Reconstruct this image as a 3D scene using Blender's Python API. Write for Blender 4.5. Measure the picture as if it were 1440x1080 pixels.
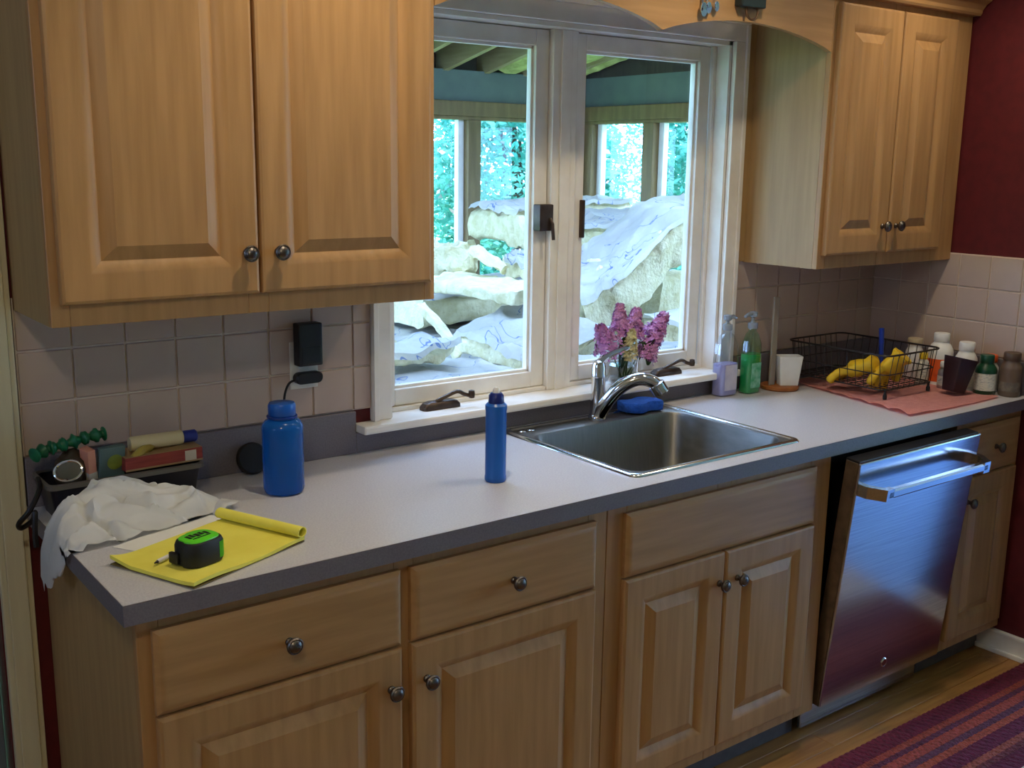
import bpy, bmesh, math, random
from mathutils import Vector as V, Matrix, noise
random.seed(7)
PI = math.pi
scene = bpy.context.scene
COL = scene.collection
for o in list(bpy.data.objects): bpy.data.objects.remove(o)

# ------------------------------------------------------------------ camera
cam_d = bpy.data.cameras.new('camera'); cam = bpy.data.objects.new('camera', cam_d); COL.objects.link(cam)
cam.location = (-.4995, -2.3747, 1.6511)
cam.rotation_euler = tuple(math.radians(a) for a in (78.271, -.788, -36.953))
cam_d.sensor_fit = 'HORIZONTAL'; cam_d.sensor_width = 36; cam_d.lens = 1516.2 / 1440 * 36
cam_d.clip_start = .05; cam_d.clip_end = 200
scene.camera = cam

# ------------------------------------------------------------------ world (overcast daylight, read as cyan-blue by the warm white balance)
world = bpy.data.worlds.new('overcast_sky'); scene.world = world; world.use_nodes = True
bg = world.node_tree.nodes['Background']
bg.inputs['Color'].default_value = (.37, .57, 1.0, 1); bg.inputs['Strength'].default_value = 15.0

# ------------------------------------------------------------------ view
scene.view_settings.view_transform = 'Standard'; scene.view_settings.look = 'None'
scene.view_settings.gamma = 1; scene.view_settings.use_curve_mapping = False
scene.view_settings.exposure = 0.1

WARM = (1.0, .84, .60)
LAMP = (25, 25, 19, 15)      # watts: three downlights, ceiling fixture
def lamp(name, kind, loc, energy, color=WARM, rot=(0, 0, 0), **kw):
    d = bpy.data.lights.new(name, kind); d.energy = energy; d.color = color
    for k, v in kw.items(): setattr(d, k, v)
    o = bpy.data.objects.new(name, d); COL.objects.link(o); o.location = loc; o.rotation_euler = rot
    return o
def portal(name, loc, rot, sx, sy):
    o = lamp(name, 'AREA', loc, 1, (1, 1, 1), rot, shape='RECTANGLE', size=sx, size_y=sy)
    o.data.cycles.is_portal = True
portal('portal_added_patio_door', (5.75, -2.0, 1.05), (0, PI/2, 0), 2.0, 1.8)
portal('portal_sunroom_far', (2.6, 3.12, 1.45), (-PI/2, 0, 0), 3.2, 1.1)
portal('portal_sunroom_side', (4.3, 1.6, 1.45), (0, PI/2, 0), 1.1, 2.9)
portal('portal_added_left_window', (-2.5, -1.05, 1.7), (0, -PI/2, 0), .6, .5)
portal('portal_added_skylight', (2.05, .89, 2.85), (-math.radians(11.8), 0, 0), 2.5, 1.06)
portal('portal_sunroom_left', (.02, 1.6, 1.45), (0, -PI/2, 0), 1.1, 2.9)

# ------------------------------------------------------------------ helpers
WM = {}                                     # world matrix of every root
def root_matrix(o):
    while o is not None:
        if o.name in WM: return WM[o.name]
        o = o.parent
    return Matrix()
def tag(o, label, cat, group=None):
    o['label'] = label; o['category'] = cat
    if group: o['group'] = group
    return o
def thing(name, label, cat, loc=(0, 0, 0), rotz=0, group=None):
    o = bpy.data.objects.new(name, None); COL.objects.link(o)
    o.empty_display_size = .05
    o.location = loc; o.rotation_euler = (0, 0, rotz)
    WM[o.name] = Matrix.Translation(loc) @ Matrix.Rotation(rotz, 4, 'Z')
    return tag(o, label, cat, group)
def build(name, bm, mat, parent=None, smooth=False, angle=35, origin=None):
    """bm in world coordinates -> one mesh object (local to its root)"""
    bmesh.ops.recalc_face_normals(bm, faces=bm.faces)
    M = root_matrix(parent)
    if parent is not None: bm.transform(M.inverted())
    elif origin is not None: bm.transform(Matrix.Translation(-V(origin)))
    me = bpy.data.meshes.new(name); bm.to_mesh(me); bm.free()
    if smooth:
        for p in me.polygons: p.use_smooth = True
        me.set_sharp_from_angle(angle=math.radians(angle))
    me.materials.append(mat)
    o = bpy.data.objects.new(name, me); COL.objects.link(o)
    if parent is not None: o.parent = parent
    elif origin is not None:
        o.location = origin; WM[o.name] = Matrix.Translation(origin)
    return o
def struct(name, bm, mat, parent=None, **k):
    o = build(name, bm, mat, parent, **k)
    if parent is None: o['kind'] = 'structure'
    return o
def inst(name, me, parent, loc, rot=(0, 0, 0), scale=(1, 1, 1)):
    """an object that shares mesh data, at a world location, under a parent whose root has no rotation"""
    o = bpy.data.objects.new(name, me); COL.objects.link(o)
    o.parent = parent
    o.location = root_matrix(parent).inverted() @ V(loc); o.rotation_euler = rot; o.scale = scale
    return o
def copy_thing(root, loc, rotz, label, group=None):
    r = root.copy(); COL.objects.link(r); r.location = loc; r.rotation_euler = (0, 0, rotz); r['label'] = label
    WM[r.name] = Matrix.Translation(loc) @ Matrix.Rotation(rotz, 4, 'Z')
    if group: r['group'] = group
    for ch in list(root.children):
        c = ch.copy(); COL.objects.link(c); c.parent = r
        for g in ch.children:
            d = g.copy(); COL.objects.link(d); d.parent = c
    return r
def NB(): return bmesh.new()
def box(bm, x0, x1, y0, y1, z0, z1, bev=0, seg=2, M=None):
    vs = [bm.verts.new((x, y, z)) for x in (x0, x1) for y in (y0, y1) for z in (z0, z1)]
    fs = [bm.faces.new([vs[i] for i in f]) for f in ((0,1,3,2),(4,6,7,5),(0,4,5,1),(2,3,7,6),(0,2,6,4),(1,5,7,3))]
    bmesh.ops.recalc_face_normals(bm, faces=fs)
    if M is not None: bmesh.ops.transform(bm, matrix=M, verts=vs)
    if bev:
        es = list({e for f in fs for e in f.edges})
        bmesh.ops.bevel(bm, geom=es, offset=bev, segments=seg, profile=.6, affect='EDGES')
    return bm
def loft(bm, loops, cap0=True, cap1=True, closed=True):
    rings = [[bm.verts.new(p) for p in L] for L in loops]
    n = len(rings[0])
    for a, b in zip(rings, rings[1:]):
        for i in range(n if closed else n-1):
            j = (i+1) % n
            bm.faces.new((a[i], a[j], b[j], b[i]))
    if cap0: bm.faces.new(rings[0][::-1])
    if cap1: bm.faces.new(rings[-1])
    return rings
def lathe(bm, prof, c=(0, 0, 0), seg=28, M=None, caps=(True, True)):
    loops = []
    for r, z in prof:
        r = max(r, 1e-4)
        L = [V((r*math.cos(2*PI*i/seg), r*math.sin(2*PI*i/seg), z)) for i in range(seg)]
        if M is not None: L = [M @ p for p in L]
        loops.append([p + V(c) for p in L])
    loft(bm, loops, *caps); return bm
def tube(bm, pts, r, seg=10, caps=True, closed=False):
    pts = [V(p) for p in pts]; n = len(pts)
    rs = r if isinstance(r, (list, tuple)) else [r]*n
    up = V((0, 0, 1)); loops = []; prev = None
    for i, p in enumerate(pts):
        if closed: t = pts[(i+1) % n] - pts[i-1]
        else: t = pts[min(i+1, n-1)] - pts[max(i-1, 0)]
        t.normalize()
        if prev is None:
            a = t.cross(up)
            if a.length < .1: a = t.cross(V((1, 0, 0)))
        else: a = prev - t*prev.dot(t)
        a.normalize(); b = t.cross(a); prev = a
        loops.append([p + (a*math.cos(2*PI*k/seg) + b*math.sin(2*PI*k/seg))*rs[i] for k in range(seg)])
    if closed:
        loops.append(loops[0]); rings = [[bm.verts.new(q) for q in L] for L in loops[:-1]]
        for i in range(n):
            A, B = rings[i], rings[(i+1) % n]
            for k in range(seg): bm.faces.new((A[k], A[(k+1) % seg], B[(k+1) % seg], B[k]))
    else: loft(bm, loops, caps, caps)
    return bm
def spline(pts, n=8):
    pts = [V(p) for p in pts]; out = []
    for i in range(len(pts)-1):
        p0 = pts[max(i-1, 0)]; p1 = pts[i]; p2 = pts[i+1]; p3 = pts[min(i+2, len(pts)-1)]
        for k in range(n):
            t = k/n
            out.append(.5*((2*p1) + (p2-p0)*t + (2*p0-5*p1+4*p2-p3)*t*t + (3*p1-p0-3*p2+p3)*t**3))
    out.append(pts[-1]); return out
def rrect(x0, x1, y0, y1, r, z, seg=6):
    out = []
    for cx, cy, a0 in ((x1-r, y1-r, 0), (x0+r, y1-r, 90), (x0+r, y0+r, 180), (x1-r, y0+r, 270)):
        for k in range(seg+1):
            a = math.radians(a0 + 90*k/seg); out.append(V((cx+r*math.cos(a), cy+r*math.sin(a), z)))
    return out
def prism(bm, outline, axis, a0, a1):
    """extrude a 2D outline; axis 'y': outline=(x,z) between y=a0..a1; axis 'z': (x,y); axis 'x': (y,z)"""
    f = {'y': lambda p, a: (p[0], a, p[1]), 'z': lambda p, a: (p[0], p[1], a), 'x': lambda p, a: (a, p[0], p[1])}[axis]
    loft(bm, [[f(p, a0) for p in outline], [f(p, a1) for p in outline]]); return bm
def surf(bm, net, nu, nv, thick=0, disp=None):
    """bicubic-ish surface through a control net (rows of points)"""
    rows = [spline(r, nv) for r in net]
    cols = list(zip(*rows)); cols = [spline(c, nu) for c in cols]
    G = list(zip(*cols))
    if disp: G = [[disp(p, i, j) for j, p in enumerate(r)] for i, r in enumerate(G)]
    vs = [[bm.verts.new(p) for p in r] for r in G]
    fs = [bm.faces.new((vs[i][j], vs[i+1][j], vs[i+1][j+1], vs[i][j+1])) for i in range(len(vs)-1) for j in range(len(vs[0])-1)]
    if thick: bmesh.ops.solidify(bm, geom=fs, thickness=thick)
    return vs

# ------------------------------------------------------------------ materials
def S(r, g, b):
    f = lambda c: (c/255/12.92) if c/255 <= .04045 else ((c/255+.055)/1.055)**2.4
    return (f(r), f(g), f(b), 1)
def principled(name):
    m = bpy.data.materials.new(name); m.use_nodes = True
    nt = m.node_tree; return m, nt, nt.nodes['Principled BSDF']
def pm(name, c1, c2=None, scale=8, stretch=(1, 1, 1), rough=.5, metal=0, bump=0, bscale=None, spec=.5, detail=4, trans=0, ior=1.45, coat=0, emit=None, alpha=None, aniso=0, ramp=(.35, .65)):
    m, nt, b = principled(name)
    c2 = c2 or c1
    tc = nt.nodes.new('ShaderNodeTexCoord'); mp = nt.nodes.new('ShaderNodeMapping'); mp.inputs['Scale'].default_value = stretch
    nz = nt.nodes.new('ShaderNodeTexNoise'); nz.inputs['Scale'].default_value = scale; nz.inputs['Detail'].default_value = detail
    rp = nt.nodes.new('ShaderNodeValToRGB'); rp.color_ramp.elements[0].color = c1; rp.color_ramp.elements[1].color = c2
    rp.color_ramp.elements[0].position, rp.color_ramp.elements[1].position = ramp
    L = nt.links.new
    L(tc.outputs['Object'], mp.inputs[0]); L(mp.outputs[0], nz.inputs['Vector']); L(nz.outputs['Fac'], rp.inputs[0]); L(rp.outputs[0], b.inputs['Base Color'])
    b.inputs['Roughness'].default_value = rough; b.inputs['Metallic'].default_value = metal
    b.inputs['Specular IOR Level'].default_value = spec; b.inputs['Transmission Weight'].default_value = trans
    b.inputs['IOR'].default_value = ior; b.inputs['Coat Weight'].default_value = coat
    if aniso: b.inputs['Anisotropic'].default_value = aniso
    if bump:
        bp = nt.nodes.new('ShaderNodeBump'); bp.inputs['Strength'].default_value = bump; bp.inputs['Distance'].default_value = .01
        src = nz
        if bscale:
            src = nt.nodes.new('ShaderNodeTexNoise'); src.inputs['Scale'].default_value = bscale; src.inputs['Detail'].default_value = 3; L(mp.outputs[0], src.inputs['Vector'])
        L(src.outputs['Fac'], bp.inputs['Height']); L(bp.outputs[0], b.inputs['Normal'])
    return m
def glass(name, tint=(1, 1, 1, 1), refl=.08):
    """thin pane: transparent with a fresnel-weighted mirror"""
    m = bpy.data.materials.new(name); m.use_nodes = True; nt = m.node_tree; nt.nodes.clear()
    o = nt.nodes.new('ShaderNodeOutputMaterial'); mx = nt.nodes.new('ShaderNodeMixShader'); t = nt.nodes.new('ShaderNodeBsdfTransparent')
    g = nt.nodes.new('ShaderNodeBsdfGlossy'); fr = nt.nodes.new('ShaderNodeFresnel'); fr.inputs['IOR'].default_value = 1.45
    ml = nt.nodes.new('ShaderNodeMath'); ml.operation = 'MULTIPLY'; ml.inputs[1].default_value = refl/.04
    t.inputs[0].default_value = tint; g.inputs['Roughness'].default_value = .02
    L = nt.links.new
    ge = nt.nodes.new('ShaderNodeNewGeometry'); iv = nt.nodes.new('ShaderNodeMath'); iv.operation = 'SUBTRACT'; iv.inputs[0].default_value = 1
    m2 = nt.nodes.new('ShaderNodeMath'); m2.operation = 'MULTIPLY'; L(ge.outputs['Backfacing'], iv.inputs[1]); L(iv.outputs[0], m2.inputs[0]); L(fr.outputs[0], m2.inputs[1])
    L(m2.outputs[0], ml.inputs[0]); L(ml.outputs[0], mx.inputs[0]); L(t.outputs[0], mx.inputs[1]); L(g.outputs[0], mx.inputs[2]); L(mx.outputs[0], o.inputs[0])
    return m
M_ = {}
W1, W2 = S(180, 139, 92), S(164, 124, 79)
M_['wood_v'] = pm('wood_vertical_grain', W1, W2, 5, (9, 9, .7), .42, bump=.03, detail=6)
M_['wood_h'] = pm('wood_horizontal_grain', W1, W2, 5, (.7, 9, 9), .42, bump=.03, detail=6)
M_['wood_side'] = pm('wood_side_panel', S(172, 140, 94), S(160, 128, 84), 5, (9, 9, .7), .45, detail=6)
M_['knob'] = pm('pewter_knob', S(112, 106, 102), S(80, 75, 72), 60, rough=.38, metal=1)
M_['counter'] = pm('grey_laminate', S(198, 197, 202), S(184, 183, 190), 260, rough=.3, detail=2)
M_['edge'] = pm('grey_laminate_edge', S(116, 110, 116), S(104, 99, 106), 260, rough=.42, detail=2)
M_['tile'] = pm('ceramic_tile', S(186, 166, 152), S(178, 158, 146), 6, rough=.28)
M_['grout'] = pm('tile_grout', S(214, 200, 186), S(204, 190, 176), 40, rough=.9)
M_['maroon'] = pm('maroon_paint', S(92, 20, 26), S(82, 16, 22), 30, rough=.6, bump=.03, bscale=120)
M_['cream'] = pm('cream_paint', S(214, 204, 184), S(208, 198, 178), 20, rough=.7)
M_['white_trim'] = pm('white_trim_paint', S(240, 237, 230), S(230, 225, 216), 12, rough=.4)
M_['casing'] = pm('cream_trim_paint', S(206, 200, 168), S(196, 188, 156), 6, (6, 6, .6), rough=.45)
M_['steel'] = pm('brushed_steel', S(196, 196, 198), S(170, 172, 176), 14, (.4, 40, 40), .18, metal=1, aniso=.3)
M_['sink_steel'] = pm('sink_steel', S(190, 188, 182), S(176, 174, 168), 20, (30, 1, 1), .4, metal=1)
M_['chrome'] = pm('chrome', S(220, 222, 225), rough=.08, metal=1)
M_['black'] = pm('black_plastic', S(22, 22, 24), S(16, 16, 18), 30, rough=.45)
M_['dark'] = pm('dark_cavity', S(14, 13, 13), rough=.8)
M_['bronze'] = pm('bronze_hardware', S(86, 72, 64), S(68, 56, 50), 30, rough=.4, metal=.6)
M_['toe'] = pm('toe_kick_laminate', S(92, 88, 86), S(80, 77, 76), 30, rough=.6)
M_['glass'] = glass('window_pane', (.97, .985, .98, 1), .04)
M_['clear'] = glass('clear_plastic', (.88, .91, .92, 1), .2)
M_['white'] = pm('white_plastic', S(228, 228, 226), S(220, 220, 218), 20, rough=.4)
M_['offwhite'] = pm('off_white_plastic', S(216, 210, 198), rough=.4)
M_['oak_dark'] = pm('sunroom_timber', S(122, 98, 60), S(104, 82, 48), 4, (8, 8, 1), .6)
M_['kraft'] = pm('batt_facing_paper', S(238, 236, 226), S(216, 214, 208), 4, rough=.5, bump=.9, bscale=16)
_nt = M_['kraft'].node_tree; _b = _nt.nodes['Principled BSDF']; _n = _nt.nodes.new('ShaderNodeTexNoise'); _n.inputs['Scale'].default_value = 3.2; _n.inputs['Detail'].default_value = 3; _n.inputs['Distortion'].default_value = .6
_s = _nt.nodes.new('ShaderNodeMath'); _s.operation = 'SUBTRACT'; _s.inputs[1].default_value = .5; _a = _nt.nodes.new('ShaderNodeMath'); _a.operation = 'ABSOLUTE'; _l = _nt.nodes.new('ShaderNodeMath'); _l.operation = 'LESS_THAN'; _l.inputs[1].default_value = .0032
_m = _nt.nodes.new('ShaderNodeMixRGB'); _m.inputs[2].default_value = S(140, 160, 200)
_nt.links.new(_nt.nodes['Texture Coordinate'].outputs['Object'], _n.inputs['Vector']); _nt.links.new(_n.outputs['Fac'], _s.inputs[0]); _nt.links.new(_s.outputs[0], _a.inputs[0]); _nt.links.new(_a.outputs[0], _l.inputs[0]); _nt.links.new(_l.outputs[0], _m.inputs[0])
_nt.links.new(_nt.nodes['Color Ramp'].outputs[0], _m.inputs[1]); _nt.links.new(_m.outputs[0], _b.inputs['Base Color'])     # crease shade drawn as thin blue-grey lines in the facing paper's colour
M_['fibre'] = pm('batt_fibre', S(236, 229, 190), S(216, 206, 158), 22, rough=.95, bump=.8, bscale=70)
M_['sun_teal'] = pm('sunroom_wall_paint', S(96, 108, 98), S(88, 100, 92), 10, rough=.8)
M_['sun_blue'] = pm('sunroom_lower_wall', S(70, 92, 112), S(60, 80, 100), 10, rough=.8)
M_['roof_board'] = pm('roof_boards', S(62, 52, 44), S(48, 40, 34), 6, (1, 8, 1), .8)

# ================================================================== ROOM SHELL
XR, CEIL = 2.963, 2.44
XL, YB = -2.4, -4.3
# floor with planks where they show
bm = NB(); box(bm, XL-.12, XR-.001, YB-.12, .13, -.06, -.006)
m_floor = pm('oak_floor', S(168, 122, 66), S(142, 98, 50), 5, (.8, 12, 1), .5, detail=6)
floor = struct('floor', bm, m_floor)
pw = .083
for lx in (.9,):
    bm = NB(); box(bm, -lx/2+.0006, lx/2-.0006, -pw/2+.0006, pw/2-.0006, -.006, 0, .0012, 1)
    plank_proto = build('plank', bm, m_floor, floor); plank_me = plank_proto.data
plank_proto.location = (.6, -.30, 0)
for r in range(22):
    y = -.30 - pw*r; off = (r*.37) % .9
    for k in range(-1, 4):
        x = .5 + off + k*.9 - .45
        if x-.45 < -.3: continue
        if x+.45 > XR-.0: 
            rest = XR-.001-(x-.45)
            if rest > .05: inst('plank', plank_me, floor, (x-.45+rest/2, y, 0), scale=(rest/.9, 1, 1))
            continue
        inst('plank', plank_me, floor, (x, y, 0))
bpy.data.objects.remove(plank_proto)

# back wall (kitchen face y=0), window opening and doorway opening
WX0, WX1, WZ0, WZ1 = .895, 2.135, .975, 2.02
bm = NB()
box(bm, XL-.12, -.97, 0, .13, -.06, CEIL)
box(bm, -.97, -.066, 0, .13, 2.05, CEIL)
box(bm, -.066, WX0, 0, .13, -.06, CEIL)
box(bm, WX1, XR+.12, 0, .13, -.06, CEIL)
box(bm, WX0, WX1, 0, .13, -.06, WZ0)
box(bm, WX0, WX1, 0, .13, WZ1, CEIL)
wall_back = struct('wall_back', bm, M_['maroon'])
# right wall: a stub beside the cabinets, then an unseen dining area added to light the dishwasher
SD1 = -.95; XD = 5.6
bm = NB(); box(bm, XR, XR+.12, SD1, 0, -.06, CEIL); wall_right = struct('wall_right', bm, M_['maroon'])
bm = NB(); box(bm, XR+.12, XD+.12, SD1, SD1+.12, -.06, CEIL); struct('wall_added_dining_back', bm, M_['cream'])
bm = NB(); box(bm, XD, XD+.12, SD1-.15, SD1, -.06, CEIL); box(bm, XD, XD+.12, YB-.12, -2.9, -.06, CEIL); box(bm, XD, XD+.12, -2.9, SD1-.15, 2.06, CEIL)
struct('wall_added_dining_right', bm, M_['cream'])
bm = NB(); box(bm, XR+.0, XD+.12, YB-.12, SD1, -.06, 0.0); struct('floor_added_dining', bm, pm('added_blue_carpet', S(150, 188, 244), S(138, 178, 238), 120, rough=.95))  # unseen carpet, tinted blue to give the dishwasher its blue reflection
LW = (-1.3, -.8, 1.4, 2.0)  # unseen window added for cool light on the cabinet sides
bm = NB(); box(bm, XL-.12, XL, YB-.12, LW[0], -.06, CEIL); box(bm, XL-.12, XL, LW[1], 0, -.06, CEIL); box(bm, XL-.12, XL, LW[0], LW[1], -.06, LW[2]); box(bm, XL-.12, XL, LW[0], LW[1], LW[3], CEIL); struct('wall_left', bm, M_['cream'])
bm = NB()
for (a, b, c, d) in ((LW[0], LW[1], LW[2], LW[2]+.05), (LW[0], LW[1], LW[3]-.05, LW[3]), (LW[0], LW[0]+.05, LW[2]+.05, LW[3]-.05), (LW[1]-.05, LW[1], LW[2]+.05, LW[3]-.05)): box(bm, XL-.09, XL-.03, a, b, c, d, .003)
wl = struct('window_added_left', bm, M_['white_trim']); bm = NB(); box(bm, XL-.062, XL-.058, LW[0]+.05, LW[1]-.05, LW[2]+.05, LW[3]-.05); build('pane', bm, M_['glass'], wl)
bm = NB(); box(bm, XL, XD, YB-.12, YB, -.06, CEIL); struct('wall_front', bm, M_['cream'])
bm = NB(); box(bm, XL-.12, XR+.12, SD1, .13, CEIL, CEIL+.08); box(bm, XL-.12, XD+.12, YB-.12, SD1, CEIL, CEIL+.08); struct('ceiling', bm, pm('ceiling_paint', S(232, 228, 218), rough=.8))
bm = NB(); box(bm, XR-.013, XR, SD1, -.545, 0, .078, .004); box(bm, XR-.017, XR, SD1, -.545, .07, .082, .003); box(bm, XR-.022, XR-.013, SD1, -.545, 0, .018, .004)
struct('baseboard_right', bm, M_['white_trim'])

# ceramic tiles: real pieces on a grout bed
TP = .112; TZ = [1.024 + TP*i for i in range(3)]
bm = NB(); box(bm, -(TP-.004)/2, (TP-.004)/2, -.007, 0, -(TP-.004)/2, (TP-.004)/2, .002, 1)
bmesh.ops.delete(bm, geom=[f for f in bm.faces if all(v.co.y > -1e-5 for v in f.verts)], context='FACES')
tile_back = build('tile', bm, M_['tile'], wall_back); tme = tile_back.data; bpy.data.objects.remove(tile_back)
def tile_run(wall, x0, x1, along):
    n = 0; x = x0
    while x < x1-.012:
        w = min(TP, x1-x)
        for z in TZ:
            c = (x+w/2, -.0035, z+TP/2) if along == 'x' else (XR-.0035, -(x+w/2), z+TP/2)
            inst('tile', tme, wall, c, (0, 0, 0 if along == 'x' else -PI/2), ((w-.004)/(TP-.004), 1, 1))
        x += w
bm = NB(); box(bm, .004, WX0-.055, -.0058, 0, 1.024, 1.36); box(bm, WX1+.055, XR, -.0058, 0, 1.024, 1.36)
build('grout_bed', bm, M_['grout'], wall_back)
bm = NB(); box(bm, XR-.0058, XR, -.78, 0, 1.024, 1.36); build('grout_bed', bm, M_['grout'], wall_right)
tile_run(wall_back, .004, WX0-.055, 'x'); tile_run(wall_back, WX1+.055, XR-.005, 'x'); tile_run(wall_right, .008, .78, 'y')

# doorway: cream casing and the shut blue-grey door behind it
bm = NB()
box(bm, -.064, 0, -.02, 0, 0, 2.12, .004); box(bm, -.052, -.012, -.024, -.02, 0, 2.1, .003)
box(bm, -1.04, -.97, -.02, 0, 0, 2.12, .004); box(bm, -.97, -.064, -.02, 0, 2.05, 2.12, .004)
struct('trim_1', bm, M_['casing'])
door = NB(); box(door, -.965, -.07, .05, .09, .005, 2.045, .003)
door = struct('door_1', door, pm('door_paint', S(104, 116, 122), S(96, 108, 114), 8, rough=.5))
for (x0, x1) in ((-.88, -.56), (-.47, -.15)):
    for (z0, z1) in ((.2, .95), (1.1, 1.9)):
        bm = NB(); box(bm, x0, x1, .044, .05, z0, z1, .004, 1); build('panel', bm, M_['sun_teal'], door)

# glazed patio door added to the dining area (outside the frame): its daylight shines on the dishwasher
bm = NB()
for (a, b) in ((-2.9, -2.84), (-2.035, -1.965), (SD1-.21, SD1-.15)): box(bm, XD+.03, XD+.09, a, b, 0, 2.06, .003)
box(bm, XD+.03, XD+.09, -2.9, SD1-.15, 0, .09, .003); box(bm, XD+.03, XD+.09, -2.9, SD1-.15, 1.98, 2.06, .003)
sd = struct('door_added_patio', bm, M_['white_trim'])
for (a, b) in ((-2.84, -2.035), (-1.965, SD1-.21)):
    bm = NB(); box(bm, XD+.055, XD+.06, a, b, .09, 1.98); build('pane', bm, M_['glass'], sd)

# ------------------------------------------------------------------ kitchen window
bm = NB()
# side and head casings with a back band
for (x0, x1) in ((WX0-.055, WX0), (WX1, WX1+.055)):
    box(bm, x0, x1, -.018, 0, .99, WZ1-.0005, .003)
for (x0, x1) in ((WX0-.055, WX0-.04), (WX1+.04, WX1+.055)):
    box(bm, x0, x1, -.026, -.0185, .99, WZ1+.049, .002)
box(bm, WX0-.055, WX1+.055, -.018, 0, WZ1, WZ1+.07, .003)
box(bm, WX0-.055, WX1+.055, -.026, -.0185, WZ1+.05, WZ1+.07, .002)
win = struct('window_1', bm, M_['white_trim'])
bm = NB(); box(bm, WX0-.105, WX1+.06, -.062, 0, .968, .99, .006); box(bm, WX0, WX1, 0, .128, .974, .988); build('sill', bm, M_['white_trim'], win)
bm = NB()
box(bm, WX0, WX0+.012, 0, .128, .988, WZ1); box(bm, WX1-.012, WX1, 0, .128, .988, WZ1); box(bm, WX0, WX1, 0, .128, WZ1-.012, WZ1)
box(bm, WX0+.012, WX0+.022, .05, .062, .988, WZ1-.012, .002); box(bm, WX1-.025, WX1-.012, .05, .062, .988, WZ1-.012, .002)
build('jamb', bm, M_['white_trim'], win)
bm = NB(); box(bm, 1.462, 1.55, .045, .128, .988, WZ1-.012, .003); box(bm, 1.488, 1.524, .038, .046, .988, WZ1-.012, .002); build('mullion', bm, M_['white_trim'], win)
for (x0, x1) in ((WX0+.012, 1.46), (1.552, WX1-.025)):
    bm = NB(); st = .046; z0, z1, y0, y1 = 1.0, WZ1-.014, .064, .106
    box(bm, x0, x0+st, y0, y1, z0, z1, .003); box(bm, x1-st, x1, y0, y1, z0, z1, .003)
    box(bm, x0+st, x1-st, y0, y1, z0, z0+.045, .003); box(bm, x0+st, x1-st, y0, y1, z1-.045, z1, .003)
    # stepped glazing bead
    box(bm, x0+st-.002, x0+st+.008, y0+.012, y1-.012, z0+.04, z1-.04, .002); box(bm, x1-st-.008, x1-st+.002, y0+.012, y1-.012, z0+.04, z1-.04, .002)
    box(bm, x0+st, x1-st, y0+.012, y1-.012, z0+.043, z0+.053, .002); box(bm, x0+st, x1-st, y0+.012, y1-.012, z1-.053, z1-.043, .002)
    sash = build('sash', bm, M_['white_trim'], win)
    bm = NB(); box(bm, x0+st, x1-st, .083, .087, z0+.045, z1-.045); build('pane', bm, M_['glass'], sash)
    # threshold under the sash
    bm = NB(); box(bm, x0, x1, .05, .128, .988, .999, .002); build('sill_strip', bm, M_['white_trim'], win)
# crank operators
for cx, flip in ((1.07, 1), (1.93, 1)):
    bm = NB()
    M = Matrix.Translation((cx, .022, .9885))
    loft(bm, [[M @ V((p.x*s, p.y*s2, z)) for p in rrect(-.06, .06, -.018, .018, .012, 0)] for z, s, s2 in ((0, 1, 1), (.008, 1, 1), (.018, .86, .8), (.022, .6, .55))])
    cr = build('crank_cover', bm, M_['bronze'], win, True)
    bm = NB()
    tube(bm, spline([(cx-.02, .018, 1.008), (cx+.01, .008, 1.022), (cx+.04, -.002, 1.034), (cx+.058, -.008, 1.026), (cx+.075, -.012, 1.02)], 4), .0055, 8)
    lathe(bm, [(0, -.012), (.008, -.01), (.0095, 0), (.008, .01), (0, .012)], (cx+.08, -.013, 1.024), 12)
    build('crank_handle', bm, M_['bronze'], cr, True)
bm = NB(); box(bm, 1.412, 1.462, .032, .064, 1.455, 1.53, .004); tube(bm, [(1.45, .034, 1.49), (1.452, .024, 1.475), (1.455, .022, 1.43)], .005, 8)
build('sash_lock', bm, M_['bronze'], win, True)
bm = NB(); box(bm, 1.585, 1.596, .05, .066, 1.43, 1.54, .003); build('sash_lock', bm, M_['bronze'], win, True)

# ================================================================== CABINETS
bm = NB(); lathe(bm, [(.0085, 0), (.0085, .003), (.006, .006), (.006, .013), (.0125, .017), (.0162, .021), (.0168, .025), (.0145, .028), (.0125, .0275), (.0105, .030), (.006, .0325), (0, .033)], seg=20)
bm.transform(Matrix.Rotation(PI/2, 4, 'X'))
kn = build('knob', bm, M_['knob'], None, True); knob_me = kn.data; bpy.data.objects.remove(kn)
def rect_loops(bm, x0, x1, z0, z1, yb, steps):
    loops = []
    for ins, d in steps:
        loops.append([(x0+ins, yb-d, z0+ins), (x1-ins, yb-d, z0+ins), (x1-ins, yb-d, z1-ins), (x0+ins, yb-d, z1-ins)])
    loft(bm, loops)
def panel_door(par, x0, x1, z0, z1, yb, knob=None, fw=.062):
    bm = NB(); t = .019
    rect_loops(bm, x0, x1, z0, z1, yb, [(0, 0), (0, t-.006), (.002, t-.002), (.007, t), (fw-.008, t), (fw-.004, t-.001), (fw+.013, t-.0115), (fw+.016, t-.0125), (fw+.040, t-.0025), (fw+.043, t-.0012), (fw+.05, t-.001)])
    d = build('door', bm, M_['wood_v'], par, True, 20)
    if knob: inst('knob', knob_me, d, (knob[0], yb-t, knob[1]))
    return d
def drawer_front(par, x0, x1, z0, z1, yb, knob=None, name='drawer'):
    bm = NB(); t = .019
    rect_loops(bm, x0, x1, z0, z1, yb, [(0, 0), (0, t-.008), (.003, t-.006), (.008, t-.002), (.014, t), (.02, t)])
    d = build(name, bm, M_['wood_h'], par, True, 20)
    if knob: inst('knob', knob_me, d, (knob[0], yb-t, knob[1]))
    return d
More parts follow.
